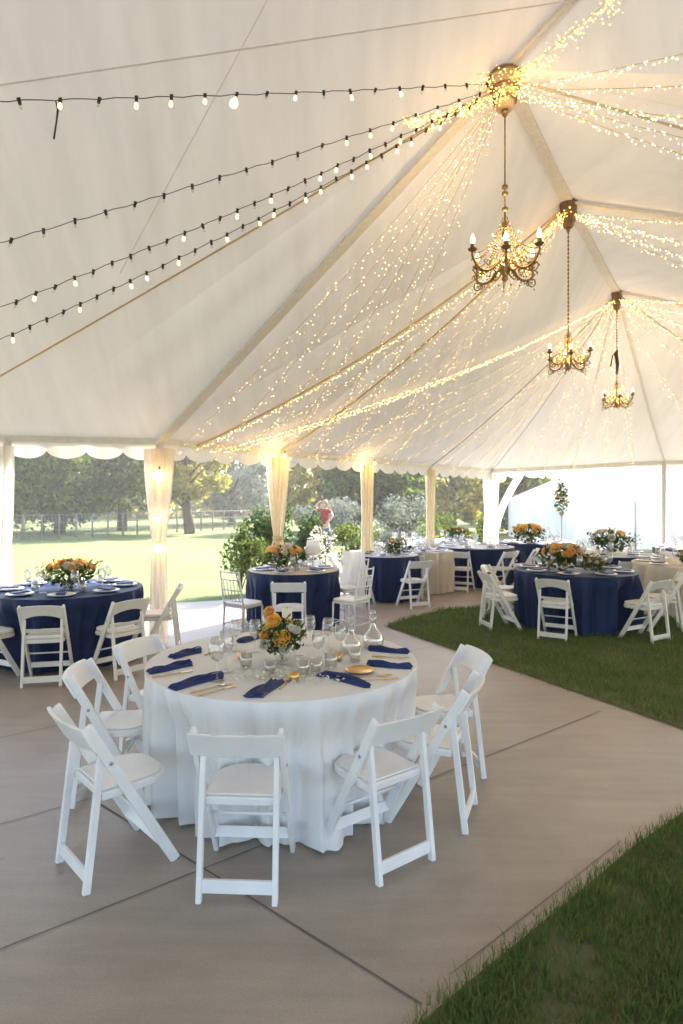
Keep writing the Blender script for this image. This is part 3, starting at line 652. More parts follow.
def folding_chair(m, arch=False, pad=None):
    t = thing('folding_chair', 'x', 'chair')
    if arch:
        t.name = 'padded_folding_chair'
    seat = MB().prism(seat_poly(.185, -.16, .215, .13 if not arch else .09), .415, .455); seat.build('seat', m, t, smooth=False, bevel=.008)
    if pad: MB().prism(seat_poly(.178, -.15, .21, .09), .456, .495).build('seat_pad', pad, t, smooth=False, bevel=.016)
    if not pad: MB().prism(seat_poly(.165, -.145, .198, .12), .456, .466).build('seat_pad', m, t, smooth=False, bevel=.005)
    for s_ in (-1, 1): MB().tube([(s_ * .216, stile_y(.60), .60), (s_ * .2205, stile_y(.60), .60)], .009, 10).build('pivot_bolt', M['steel'], t)
    if arch: bk = curved_board(.62, .795, .205, stile_y, .025, .020, .085, 18, .02); bk.build('backrest', m, t, smooth=False, bevel=.004); curved_board(.515, .555, .19, stile_y, .02, .018).build('lower_back_rail', m, t, smooth=False, bevel=.003)
    else: bk = curved_board(.675, .800, .225, lambda z: stile_y(z) - .018, .030, .020, crown=.004); bk.build('backrest', m, t, smooth=False, bevel=.005)
    for s_ in (-1, 1):
        MB().bar((s_ * .205, stile_y(.80), .80), (s_ * .205, stile_y(0), .0), .024, .052).build('front_leg', m, t, smooth=False, bevel=.005)
        MB().bar((s_ * .176, -.158, .655), (s_ * .178, -.235, 0), .026, .036).build('rear_leg', m, t, smooth=False, bevel=.004)
    MB().box((0, -.228, .075), (.33, .018, .062)).build('rear_stretcher', m, t, smooth=False, bevel=.003)
    MB().box((0, stile_y(.13), .13), (.385, .018, .055), Matrix.Rotation(R(-34), 3, 'X')).build('front_stretcher', m, t, smooth=False, bevel=.003)
    MB().tube([(-.20, stile_y(.27), .27), (.20, stile_y(.27), .27)], .009, 8).build('dowel', m, t)
    return t
def chiavari(m, name, pad):
    t = thing(name, 'x', 'chair')
    MB().prism(seat_poly(.19, -.19, .20, .05), .425, .445).build('seat', m, t, smooth=False, bevel=.006)
    MB().prism(seat_poly(.185, -.18, .195, .06), .446, .485).build('seat_pad', pad, t, smooth=False, bevel=.014)
    for s_ in (-1, 1):
        MB().tube([(s_ * .18, .17, .43), (s_ * .18, .175, .2), (s_ * .185, .18, 0)], [.014, .012, .010], 8).build('front_leg', m, t)
        MB().tube([(s_ * .165, -.27, .92), (s_ * .17, -.215, .6), (s_ * .175, -.18, .43), (s_ * .18, -.20, 0)], [.010, .013, .014, .010], 8).build('rear_leg', m, t)
        MB().tube([(s_ * .18, -.19, .2), (s_ * .18, .175, .2)], .008, 6).build('side_stretcher', m, t)
    for z_ in (.90, .80, .66, .52): 
        yy = -.27 + (.92 - z_) * .165; MB().tube([(-.168, yy, z_), (0, yy - .012, z_), (.168, yy, z_)], .010, 8).build('back_rail', m, t)
    for q in range(5): x = -.12 + .06 * q; MB().tube([(x, -.21, .53), (x, -.258, .80)], .006, 6).build('spindle', m, t)
    for y_ in (.175, -.20): MB().tube([(-.18, y_, .15), (.18, y_, .15)], .008, 6).build('stretcher', m, t)
    return t
protos = {'w': folding_chair(M['chair']), 'a': folding_chair(M['cream'], True, M['pad']), 's': chiavari(M['silver'], 'ballroom_chair', M['pad']), 'l': chiavari(M['chair'], 'ballroom_chair', M['pad'])}
used = set()
def chair(kind, x, y, ang, label, group):
    """ang = heading in degrees the sitter faces, 90 = away from the camera"""
    rz = R(ang - 90)
    if kind not in used:
        used.add(kind); o = protos[kind]; o.scale = (.93,) * 3; o.location = (x, y, 0); o.rotation_euler = (0, 0, rz); o['label'] = label; o['group'] = group; return o
    return copy_tree(protos[kind], (x, y, 0), rz, label, group)
def face(x, y, tb): return math.degrees(math.atan2(TB[tb][1] - y, TB[tb][0] - x))
dents = {k: [] for k in TB}
def seat_at(kind, x, y, tb, label, da=0, g=None):
    tx, ty, tr = TB[tb]; dd = math.hypot(x - tx, y - ty); want = max(dd, tr + (.12 if tb == 'white' else .13 if tb in ('leftnavy', 'lawn') else .19)); x, y = tx + (x - tx) * want / dd, ty + (y - ty) * want / dd
    a = face(x, y, tb); dents[tb].append((math.atan2(y - TB[tb][1], x - TB[tb][0]), .0 if math.hypot(x - TB[tb][0], y - TB[tb][1]) > TB[tb][2] + .30 else .075 if tb == 'white' else .10)); return chair(kind, x, y, a + da, label, g)
GW = 'white folding chairs round the white table'
seat_at('w', -.44, 2.885, 'white', 'white folding chair with its back squarely to the camera at the white table', 2, GW)
seat_at('w', -1.08, 3.0, 'white', 'white folding chair at the white table whose front plank runs over the chair behind it', -6, GW)
seat_at('w', -1.32, 3.68, 'white', 'white folding chair at the white table half hidden by the plank of another chair', -2, GW)
seat_at('w', -1.22, 4.24, 'white', 'white folding chair beside the drape end of the white table with only its back showing', 0, GW)
seat_at('w', .15, 3.10, 'white', 'white folding chair turned away with its bowed backrest in front of the cloth folds', 2, GW)
seat_at('w', .48, 3.46, 'white', 'white folding chair with sun on its seat, overlapped by another at the table', 4, GW)
seat_at('w', .64, 3.98, 'white', 'white folding chair against the lawn edge on the far side of the white table', 2, GW)
GN = 'ivory folding chairs round the large navy table by the corner post'
seat_at('a', -2.82, 5.98, 'leftnavy', 'ivory arch-backed chair seen from behind in the middle of the large navy table', 0, GN)
seat_at('a', -3.42, 6.0, 'leftnavy', 'ivory folding chair cut off by the edge of the photo at the navy table', 0, GN)
seat_at('a', -2.22, 6.18, 'leftnavy', 'ivory padded chair turned half sideways at the corner of the large navy table', 0, GN)
seat_at('a', -2.05, 6.98, 'leftnavy', 'ivory chair partly behind the sheer corner drape at the navy table', 0, GN)
GS = 'chairs round the small navy table'
seat_at('s', -1.22, 7.72, 'small', 'silver ballroom chair with ladder back at the small navy table', 0, GS)
seat_at('w', -.63, 7.52, 'small', 'white chair with its back to the camera before the small navy table', 0, GS)
seat_at('l', .12, 7.98, 'small', 'white ballroom chair with spindle back beside the small navy table', 0, GS)
seat_at('l', .10, 9.0, 'small', 'white ballroom chair on the far side of the small navy table by the path', 0, GS)
seat_at('w', -.55, 9.6, 'small', 'white folding chair behind the small navy table under the gold drape', 0, GS)
GP = 'white folding chairs along the path tables'
seat_at('w', .28, 10.1, 'row', 'white folding chair by the navy table on the path, next to the ballroom chairs', 10, GP)
seat_at('w', 1.15, 9.95, 'row', 'white folding chair standing open between the navy cloth and the ivory cloth', 0, GP)
seat_at('w', 2.25, 11.6, 'far', 'white folding chair beside the ivory cloth at the navy table down the path', 0, GP)
seat_at('w', 3.0, 11.65, 'far', 'white folding chair at the navy table down the path, near the lawn edge', 20, GP)
seat_at('w', 3.45, 12.2, 'far', 'white folding chair on the side of the path table nearest the yellow flowers', 0, GP)
GL = 'ivory folding chairs round the navy table on the lawn'
seat_at('a', 2.68, 7.72, 'lawn', 'ivory arch-backed chair with its back to the camera at the navy table on the lawn', 0, GL)
seat_at('a', 2.12, 8.28, 'lawn', 'ivory folding chair in profile at the path side of the navy lawn table', 0, GL)
seat_at('a', 2.30, 8.95, 'lawn', 'ivory folding chair behind the profile chair at the navy lawn table', 0, GL)
seat_at('a', 3.72, 7.62, 'lawn', 'ivory folding chair splayed open between the lawn table front and the beige cloth', 0, GL)
seat_at('a', 4.22, 8.15, 'lawn', 'ivory chair squeezed between the lawn table and the beige table', 0, GL)
GF = 'chairs round the tables at the far end'
seat_at('w', 3.65, 10.75, 'lawnback', 'white chair on the path side of the navy table behind the lawn table', 0, GF)
seat_at('w', 5.6, 10.3, 'lawnback', 'white chair before the navy table behind the lawn table, above the beige cloth', 0, GF)
seat_at('w', 5.72, 11.2, 'lawnback', 'white chair at the far side of the second navy table on the lawn', 0, GF)
seat_at('w', 6.3, 11.5, 'endright', 'white chair at the navy table beside the bare tent pole', 0, GF)
seat_at('w', 3.5, 13.1, 'end', 'white chair at the navy table under the tall flower stand', 0, GF)

seat_at('w', 2.05, 13.2, 'pale', 'white chair turned to the white table by the swagged post', 0, GF)
seat_at('w', 3.0, 13.55, 'pale', 'white chair between the white table and the yellow flowers', 0, GF)
seat_at('w', .95, 12.6, 'palerow', 'white chair at the white table just beyond the third post', 0, GF)
seat_at('w', 1.85, 12.75, 'palerow', 'white chair between the ivory table and the white one behind it', 0, GF)
seat_at('w', 4.4, 12.8, 'end', 'white chair with its back to the lawn at the flower stand table', 0, GF)
seat_at('w', 5.2, 13.3, 'end', 'white chair at the far lawn side of the flower stand table', 0, GF)
seat_at('w', 7.1, 11.4, 'endright', 'white chair in front of the bare tent pole table', 0, GF)
seat_at('w', .05, 10.85, 'row', 'white folding chair on the meadow side of the path table', 0, GP)
seat_at('w', 1.35, 11.0, 'ivory', 'white folding chair in front of the ivory pleated cloth', 0, GP)
seat_at('w', .45, 11.45, 'row', 'white folding chair behind the path table near the third post', 0, GP)
seat_at('w', 4.55, 9.85, 'lawnback', 'white chair before the second lawn table, its back to the lawn', 0, GF)
seat_at('w', 6.1, 12.9, 'endright', 'white chair beyond the bare tent pole table', 0, GF)
# tables built after the chairs so each cloth gives way to the chairs pushed in
def T_(k, name, label, mat, seed, **kw): x, y, r = TB[k]; return draped_table(name, label, x, y, r, mat, seed, dents=dents[k], **kw)
T_('white', 'round_table', 'round table under a floor length white cloth, set with navy napkins', M['linen'], 1, amp=.062, folds=43, flare=(R(-66), .13, .10))
T_('leftnavy', 'round_table', 'large round table in a bright navy cloth near the sheer corner drape', M['navy'], 2, amp=.07, folds=27)
T_('small', 'round_table', 'small round navy table with pale top below the gold tied drape', M['navy'], 3, amp=.06, folds=23, top=M['ivory_linen'])
T_('row', 'round_table', 'navy draped table on the path between the ballroom chairs and the ivory table', M['navy'], 4, amp=.06, folds=21, top=M['linen'])
T_('ivory', 'round_table', 'ivory draped table whose pleated cloth falls onto the path', M['ivory_linen'], 5, amp=.06, folds=27, top=M['linen'])
T_('far', 'round_table', 'navy draped table far down the path, beside the lawn', M['navy'], 6, amp=.06, folds=23, top=M['linen'])
T_('lawn', 'round_table', 'large navy draped table standing on the lawn with orange flowers', M['navy'], 7, amp=.075, folds=29)
T_('lawnback', 'round_table', 'navy table behind the one on the lawn, with green and yellow flowers', M['navy'], 8, amp=.04, folds=13, top=M['linen'])
T_('end', 'round_table', 'navy table with the tall slender flower stand on it', M['navy'], 9, amp=.04, folds=12)
T_('beige', 'round_table', 'beige draped table on the lawn at the edge of the photo', M['ivory_linen'], 10, amp=.07, folds=29)
T_('endright', 'round_table', 'navy table by the bare white tent pole', M['navy'], 11, amp=.04, folds=12)
T_('pale', 'round_table', 'white draped table near the swagged post at the end of the path', M['linen'], 12, amp=.04, folds=12)
T_('palerow', 'round_table', 'white draped table behind the ivory one, before the fourth post', M['linen'], 13, amp=.04, folds=12)

# ------------------------------------------------------------------ flowers
def petal(mb, c, nrm, up, L_, w_, cup, n=4):
    side = nrm.cross(up).normalized()
    def fn(u_, v_):
        a = (u_ * 2 - 1); wd = w_ * math.sin(math.pi * (.12 + .80 * v_)) ** .7
        return c + up * (L_ * v_) + side * (a * wd / 2) + nrm * (cup * (1 - v_) * v_ * 2 - .25 * L_ * max(0, v_ - .7) * 0 + cup * .9 * (1 - a * a) - cup)
    mb.grid(fn, n, n)
def rose(mb, c, axis, r, rng):
    axis = axis.normalized(); x = axis.orthogonal().normalized(); y = axis.cross(x)
    for (k, n, rad, tilt, L_) in ((0, 3, .12, .10, .75), (1, 4, .28, .25, .85), (2, 5, .45, .5, .95), (3, 6, .55, .95, 1.0)):
        for i in range(n):
            a = (i + rng.random() * .3 + k * .37) / n * 2 * math.pi; d = x * math.cos(a) + y * math.sin(a)
            upv = (axis * math.cos(tilt) + d * math.sin(tilt)).normalized(); nr = (d * math.cos(tilt) - axis * math.sin(tilt)).normalized()
            petal(mb, c + d * (rad * r * .55) - axis * r * .3, nr, upv, L_ * r * 1.1, r * (1.0 + .15 * k), r * .22)
def leaf_cloud(rng, n, center, rad, size, seed_dir=None):
    """scattered bent leaves -> arrays"""
    d = rng.normal(size=(n, 3)); d /= np.linalg.norm(d, axis=1)[:, None]; rr = rng.random(n) ** .45
    c = np.asarray(center) + d * rr[:, None] * np.asarray(rad)
    return leaves_at(rng, c, size)
def leaves_at(rng, c, size, flat=.0):
    n = len(c); a = rng.normal(size=(n, 3)); a[:, 2] *= (1 - flat); a /= np.linalg.norm(a, axis=1)[:, None]
    b = rng.normal(size=(n, 3)); b -= a * (a * b).sum(1)[:, None]; b /= np.linalg.norm(b, axis=1)[:, None]
    s = size * rng.uniform(.6, 1.4, n)[:, None]
    nn = np.cross(a, b)
    p = np.stack([c - a * s * .5, c + b * s * .27 + nn * s * .06, c + a * s * .5 - nn * s * .05, c - b * s * .27 + nn * s * .06], 1).reshape(-1, 3)
    f = np.arange(n * 4).reshape(n, 4)
    return p, f
def bouquet(label, x, y, z, s, cols, seed, group, vase='glass', name='flower_centerpiece', nrose=5, sprigs=True, big=1.0, vhs=.045, wide=1.35, nl=300, spots=()):
    rg = random.Random(seed); ng = np.random.default_rng(seed)
    t = thing(name, label, 'flowers', (x, y, z), 0, group)
    vh = vhs * s
    mb = MB(); mb.lathe([(.035 * s, .002), (.045 * s, .01), (.055 * s, vh * .6), (.05 * s, vh), (.046 * s, vh), (.05 * s, vh * .6), (.04 * s, .015)], n=16)
    mb.build('vase', M[vase], t)
    p, f = leaf_cloud(ng, nl, (0, 0, vh + .08 * s), (.16 * s * wide, .15 * s * wide, .12 * s), .045 * s)
    raw('foliage', p, f, M['leaf'], t)
    mb = MB()
    for i in range(9): a = rg.random() * 6.28; mb.tube([(0, 0, .02), (.03 * s * math.cos(a), .03 * s * math.sin(a), vh), (.1 * s * math.cos(a), .1 * s * math.sin(a), vh + .12 * s)], .0025 * s, 4)
    mb.build('stems', M['leaf'], t)
    for (dx, dz, q, ci) in spots:
        mb = MB(); rose(mb, V(dx, -.09 + abs(dx) * .4, dz), V(dx * 4, -1, .55 + dz), q, rg); mb.build('rose', M[ci], t)
    mb = MB()                                                    # loose sprigs standing out of the mass
    for i in range(14):
        a = rg.random() * 6.28; e = .2 + 1.1 * rg.random(); tip = V(math.cos(a) * math.cos(e) * .25 * wide, math.sin(a) * math.cos(e) * .25 * wide, math.sin(e) * .22) * s + V(0, 0, vh)
        mb.tube([V(0, 0, vh), tip * .6 + V(0, 0, vh * .4), tip], .0018 * s, 3)
        for j in range(7):
            q = lerp(V(0, 0, vh), tip, .45 + .09 * j); dd_ = V(rg.gauss(0, 1), rg.gauss(0, 1), rg.gauss(0, 1)).normalized(); petal(mb, q, dd_, dd_.orthogonal().normalized(), .035 * s, .016 * s, .004, 2)
    mb.build('sprigs', M['leaf_mid' if seed % 2 else 'leaf_yellow'], t)
    for i in range(nrose):
        a = i * 2.4 + rg.random(); e = .25 + .9 * rg.random(); d = V(math.cos(a) * math.cos(e), math.sin(a) * math.cos(e), math.sin(e))
        mb = MB(); rose(mb, V(0, 0, vh + .09 * s) + V(d.x * .13 * s * wide, d.y * .13 * s * wide, d.z * .10 * s), d, (.022 + .014 * rg.random()) * s * big, rg)
        mb.build('rose' if name == 'flower_centerpiece' else 'bloom', M[cols[i % len(cols)]], t)
    return t
bouquet('yellow roses with greenery in a glass vase at the centre of the white table', -.355, 3.72, .752, .88, ['petal_yellow', 'petal_yellow', 'petal_white', 'petal_yellow', 'petal_yellow'], 21, 'table flowers', nrose=5, big=1.0, vhs=.10, wide=1.0, nl=420, spots=((-.045, .265, .042, 'petal_yellow'), (.005, .165, .048, 'petal_yellow'), (-.095, .185, .034, 'petal_orange'), (-.07, .32, .03, 'petal_orange'), (.02, .10, .03, 'petal_white'), (.085, .21, .026, 'petal_white'), (-.10, .12, .03, 'petal_white')))
# extra blooms that face the camera in the near vase come from the seed above
bouquet('rust and green flowers on the bright navy table near the corner drape', -2.93, 6.7, .755, 1.35, ['petal_rust', 'petal_orange', 'petal_peach', 'petal_white'], 22, 'table flowers', nrose=26, big=1.0)
bouquet('orange flower mass on the small navy table below the gold drape', -.78, 8.45, .76, 1.45, ['petal_orange', 'petal_peach', 'petal_yellow', 'petal_white'], 23, 'table flowers', nrose=34, big=.95)
bouquet('orange and rust flowers on the navy table on the lawn', 3.0, 8.4, .755, 1.5, ['petal_orange', 'petal_yellow', 'petal_peach', 'petal_white'], 24, 'table flowers', nrose=34, big=1.0)
bouquet('small cream blooms with rust leaves beside the orange flowers on the lawn table', 3.35, 8.2, .755, .75, ['petal_rust', 'petal_white'], 25, 'table flowers', nrose=10)
bouquet('bright yellow flowers on the white table near the marquee', 3.98, 13.2, .76, 1.7, ['petal_yellow', 'petal_yellow', 'petal_peach'], 26, 'table flowers', nrose=36)
bouquet('tall green and yellow flowers on the second navy table of the lawn', 4.72, 10.9, .76, 1.7, ['petal_yellow', 'petal_white'], 27, 'table flowers', nrose=12)
bouquet('pale cream flowers on the white table by the swagged post', 2.6, 13.9, .76, 1.4, ['petal_white', 'petal_rust'], 28, 'table flowers', nrose=9)
bouquet('cream flowers on the navy table on the path', .92, 10.55, .76, 1.2, ['petal_white', 'petal_yellow'], 29, 'table flowers', nrose=9)
bouquet('small leafy flowers at the bare tent pole table', 6.9, 12.0, .755, 1.2, ['petal_white', 'petal_yellow'], 30, 'table flowers', nrose=7)
bouquet('yellow and cream flowers on the beige table at the lawn edge', 5.1, 9.0, .755, 1.0, ['petal_yellow', 'petal_white'], 31, 'table flowers', nrose=8)
t = thing('tall_flower_stand', 'slender stand topped with an upright bunch of leaves and pale flowers', 'flowers', (4.9, 13.8, .755), 0, 'table flowers')
mb = MB(); mb.lathe([(.09, 0), (.09, .012), (.012, .03), (.010, .55), (.05, .62), (.06, .66)], n=12); mb.build('stand', M['pale_wood'], t)
p, f = leaf_cloud(np.random.default_rng(5), 260, (0, 0, 1.0), (.16, .16, .40), .07); raw('foliage', p, f, M['leaf_mid'], t)
rg = random.Random(8)
for i in range(12):
    mb = MB(); a = rg.random() * 6.28; d = V(math.cos(a), math.sin(a), .5); rose(mb, V(.12 * math.cos(a), .12 * math.sin(a), .72 + .55 * rg.random()), d, .035, rg); mb.build('bloom', M['petal_white' if i % 2 else 'petal_peach'], t)

# ------------------------------------------------------------------ near table setting
def napkin(label, a, b, wd, seed):
    c_ = (a + b) / 2; d = b - a; L_ = d.length; rz = math.atan2(d.y, d.x); rr = random.Random(seed); ph = rr.random() * 6
    t = thing('napkin', label, 'napkin', (c_.x, c_.y, .7515), rz, 'navy napkins on the white table')
    def top(u_, v_):
        x = (u_ - .5) * L_; w_ = wd * (1 - .22 * u_ + .06 * math.sin(ph + 5 * u_)); y = (v_ - .5) * w_ + .008 * math.sin(u_ * 5 + ph); x += .012 * math.sin(v_ * 6 + ph)
        e = min(1, min(v_, 1 - v_) * 6) ** .5; z = .003 + (.015 + .008 * math.sin(v_ * 17 + 4 * u_ + ph) + .005 * math.sin(u_ * 9 + 5 * v_ + ph)) * e * min(1, min(u_, 1 - u_) * 14 + .4)
        return V(x, y, z)
    mb = MB(); mb.grid(top, 26, 18); mb.grid(lambda u_, v_: V(top(u_, v_).x, top(u_, v_).y, .0005), 26, 1)
    for v0 in (0, 1): mb.grid(lambda u_, q: V(top(u_, v0).x, top(u_, v0).y, .0005 + q * (top(u_, v0).z - .0005)), 26, 1)
    for u0 in (0, 1): mb.grid(lambda v_, q: V(top(u0, v_).x, top(u0, v_).y, .0005 + q * (top(u0, v_).z - .0005)), 18, 1)
    mb.build('folded_cloth', M['navy_napkin'], t)
    mb = MB(); mb.grid(lambda u_, v_: V(top(u_, .28 + .16 * v_).x, top(u_, .28 + .16 * v_).y, top(u_, .36).z + .004 + .006 * math.sin(math.pi * v_)), 20, 5); mb.build('fold_ridge', M['navy_napkin'], t)
    return t
def T(px, py): return G(px, py, .75)
for i, (a, b, lab) in enumerate((((173, 689), (221, 677), 'long navy napkin lying beside gold cutlery at the front curve of the table'), ((253, 698), (277, 682), 'short rolled navy napkin pointing at the square-on chair'),
        ((322, 675), (370, 687), 'navy napkin slanting with a pointed corner before the round gold dish'), ((368, 665), (410, 668), 'flat navy napkin just behind the round gold dish'),
        ((369, 650), (407, 653), 'patterned navy napkin lying next to the clear decanters'), ((149, 673), (192, 665), 'navy napkin overhanging gold cutlery at the drape side of the table'),
        ((172, 658), (200, 652), 'short navy napkin behind the pair of wine glasses'), ((240, 643), (262, 636), 'navy napkin at the far edge before the silver ballroom chair'))):
    napkin(lab, T(*a), T(*b), .085 if i != 1 else .105, i)
def cutlery(label, a, b, kind):
    d = b - a; L_ = d.length; t = thing('gold_' + kind, label, 'cutlery', (a.x, a.y, .752), math.atan2(d.y, d.x), 'gold cutlery on the white table')
    mb = MB(); mb.tube([(0, 0, .004), (L_ * .5, 0, .004), (L_ * .72, 0, .006)], [.005, .0035, .003], 6); mb.build('handle', M['gold'], t)
    mb = MB()
    if kind == 'spoon': mb.grid(lambda u_, v_: V(L_ * .72 + L_ * .28 * u_, .017 * math.sin(math.pi * min(.98, max(.02, u_))) ** .6 * (v_ * 2 - 1), .006 - .005 * math.sin(math.pi * u_) * (1 - (v_ * 2 - 1) ** 2)), 10, 6)
    elif kind == 'knife': mb.box((L_ * .86, 0, .005), (L_ * .3, .016, .002))
    else:
        mb.box((L_ * .78, 0, .006), (L_ * .12, .02, .002))
        for q in range(4): mb.box((L_ * .92, -.009 + .006 * q, .007), (L_ * .16, .0025, .002))
    mb.build({'spoon': 'bowl', 'knife': 'blade', 'fork': 'tines'}[kind], M['gold'], t, smooth=kind == 'spoon'); return t
for (a, b, kd, lab) in (((190, 694), (232, 684), 'fork', 'gold fork along the long navy napkin at the front of the table'), ((196, 697), (236, 687), 'knife', 'gold knife outermost beside the long navy napkin'),
        ((152, 678), (192, 672), 'knife', 'gold knife under the overhanging napkin on the drape side'), ((280, 690), (290, 680), 'spoon', 'gold spoon beside the short rolled napkin'),
        ((345, 678), (392, 676), 'fork', 'pale gold fork before the round gold dish'), ((350, 682), (398, 679), 'knife', 'gold knife nearest the table edge by the sunlit chair'),
        ((372, 657), (409, 659), 'fork', 'gold fork between the two napkins at the lawn side'), ((205, 656), (228, 648), 'spoon', 'gold spoon behind the pair of wine glasses')):
    cutlery(lab, T(*a), T(*b), kd)
t = thing('gold_dish', 'round gold dish between two navy napkins on the white table', 'dish', tuple(T(360, 672)[:2]) + (.752,))
MB().lathe([(.045, .001), (.07, .006), (.085, .014), (.083, .016), (.066, .009), (.001, .007)], n=24).build('dish', M['gold'], t)
def wine_glass():
    t = thing('wine_glass', 'x', 'glass')
    MB().lathe([(.034, .001), (.033, .004), (.006, .008), (.004, .02), (.004, .085), (.012, .095)], n=16).build('stem', M['glass'], t)
    MB().lathe([(.004, .09), (.028, .105), (.040, .135), (.038, .17), (.031, .205), (.030, .205), (.037, .17), (.038, .135), (.026, .108), (.002, .095)], n=18).build('bowl', M['glass'], t)
    return t
def tumbler():
    t = thing('tumbler', 'x', 'glass')
    MB().lathe([(.030, .001), (.033, .003), (.037, .095), (.035, .095), (.031, .012), (.001, .010)], n=16).build('cup', M['glass'], t)
    MB().lathe([(.030, .012), (.033, .05), (.001, .051)], n=16).build('water', M['crystal'], t); return t
wg, tm = wine_glass(), tumbler(); first = {'w': True, 't': True}
def put_glass(k, x, y, z, label, group, s=1):
    p = wg if k == 'w' else tm
    if first[k]:
        first[k] = False; p.location = (x, y, z); p['label'] = label; p['group'] = group; p.scale = (s,) * 3; return p
    return copy_tree(p, (x, y, z), 0, label, group, scale=s)
GG = 'glasses on the white table'
for (k, px, py, lab, s) in (('w', 217, 681, 'tall wine glass before the long navy napkin, nearer of the pair', 1.15), ('w', 226, 672, 'wine glass standing just behind its twin by the long navy napkin', 1.15),
        ('t', 246, 668, 'water tumbler between the pair of wine glasses and the roses', 1), ('w', 318, 664, 'wine glass beside the rose vase toward the gold dish', .95), ('t', 303, 676, 'water tumbler in front of the rose vase', 1),
        ('t', 331, 668, 'water tumbler next to the slanting napkin', 1), ('w', 300, 655, 'wine glass half hidden behind the roses', 1), ('w', 328, 650, 'wine glass next to the decanters', 1), ('w', 255, 652, 'wine glass at the back behind the pair', 1),
        ('t', 270, 675, 'water tumbler beside the short rolled napkin', .9), ('w', 310, 645, 'wine glass at the rear edge between roses and decanters', .95), ('w', 340, 655, 'wine glass in front of the slim decanter', .95), ('w', 268, 645, 'wine glass at the back left of the roses', 1), ('t', 355, 662, 'water tumbler between decanter and gold dish', .95), ('w', 236, 651, 'wine glass toward the drape side behind the gold votive', 1), ('t', 316, 673, 'water tumbler closest to the trail of blossoms', .9)):
    q = T(px, py); put_glass(k, q.x, q.y, .752, lab, GG, s)
for (px, py, s, lab) in ((351, 652, 1.0, 'clear glass decanter with a slim neck at the back of the white table'), (373, 647, 1.05, 'clear glass decanter nearest the lawn with water in it')):
    q = T(px, py); t = thing('glass_decanter', lab, 'decanter', (q.x, q.y, .752), 0, 'decanters on the white table'); t.scale = (s,) * 3
    MB().lathe([(.055, .001), (.066, .01), (.068, .05), (.05, .09), (.02, .12), (.017, .17), (.026, .20), (.024, .20), (.015, .17), (.018, .12), (.046, .088), (.063, .05), (.06, .012), (.001, .01)], n=20).build('flask', M['glass'], t)
    MB().ball((0, 0, .215), .020, 12, 8).build('stopper', M['glass'], t)
    MB().lathe([(.058, .012), (.062, .045), (.001, .046)], n=20).build('water', M['crystal'], t)
for i, (px, py, lab) in enumerate(((287, 640, 'white pillar candle standing behind the roses'), (294, 681, 'small gold votive cup beside the roses'), (242, 660, 'small gold votive cup by the pair of wine glasses'), (338, 661, 'small gold votive cup behind the slanting napkin'))):
    q = T(px, py); t = thing('pillar_candle' if i == 0 else 'votive_cup', lab, 'candle', (q.x, q.y, .752), 0, 'candles on the white table')
    if i == 0:
        MB().lathe([(.05, .001), (.05, .006), (.012, .012), (.012, .10), (.045, .115), (.045, .12)], n=16).build('holder', M['silver'], t)
        MB().lathe([(.035, .121), (.036, .22), (.033, .225), (.02, .219), (.001, .218)], n=16).build('candle', M['wax'], t); MB().tube([(0, 0, .218), (.002, 0, .232)], .0015, 5).build('wick', M['black'], t)
    else:
        MB().lathe([(.018, .001), (.026, .006), (.030, .045), (.028, .045), (.024, .01), (.001, .009)], n=16).build('cup', M['gold'], t); MB().lathe([(.022, .010), (.023, .028), (.001, .030)], n=14).build('wax', M['wax'], t)
ng = np.random.default_rng(77)
q = T(262, 684); c0 = np.stack([rng_ for rng_ in (ng.normal(0, .075, 170), ng.normal(0, .045, 170), np.abs(ng.normal(0, .012, 170)) + .008)], 1)
p, f = leaves_at(ng, c0, .028, .5); o = raw('scattered_petals', p, f, M['petal_white']); o['kind'] = 'stuff'; o.location = (q.x, q.y + .12, .752); tag(o, 'scatter of small cream blossoms in front of the rose vase', 'garland')
q = T(322, 682); c0 = np.stack([ng.normal(0, .07, 90), ng.normal(0, .03, 90), np.abs(ng.normal(0, .01, 90)) + .008], 1)
p, f = leaves_at(ng, c0, .022, .5); o = raw('scattered_petals', p, f, M['petal_white']); o['kind'] = 'stuff'; o.location = (q.x - .02, q.y, .752); tag(o, 'thin trail of cream blossoms toward the slanting napkin', 'garland')

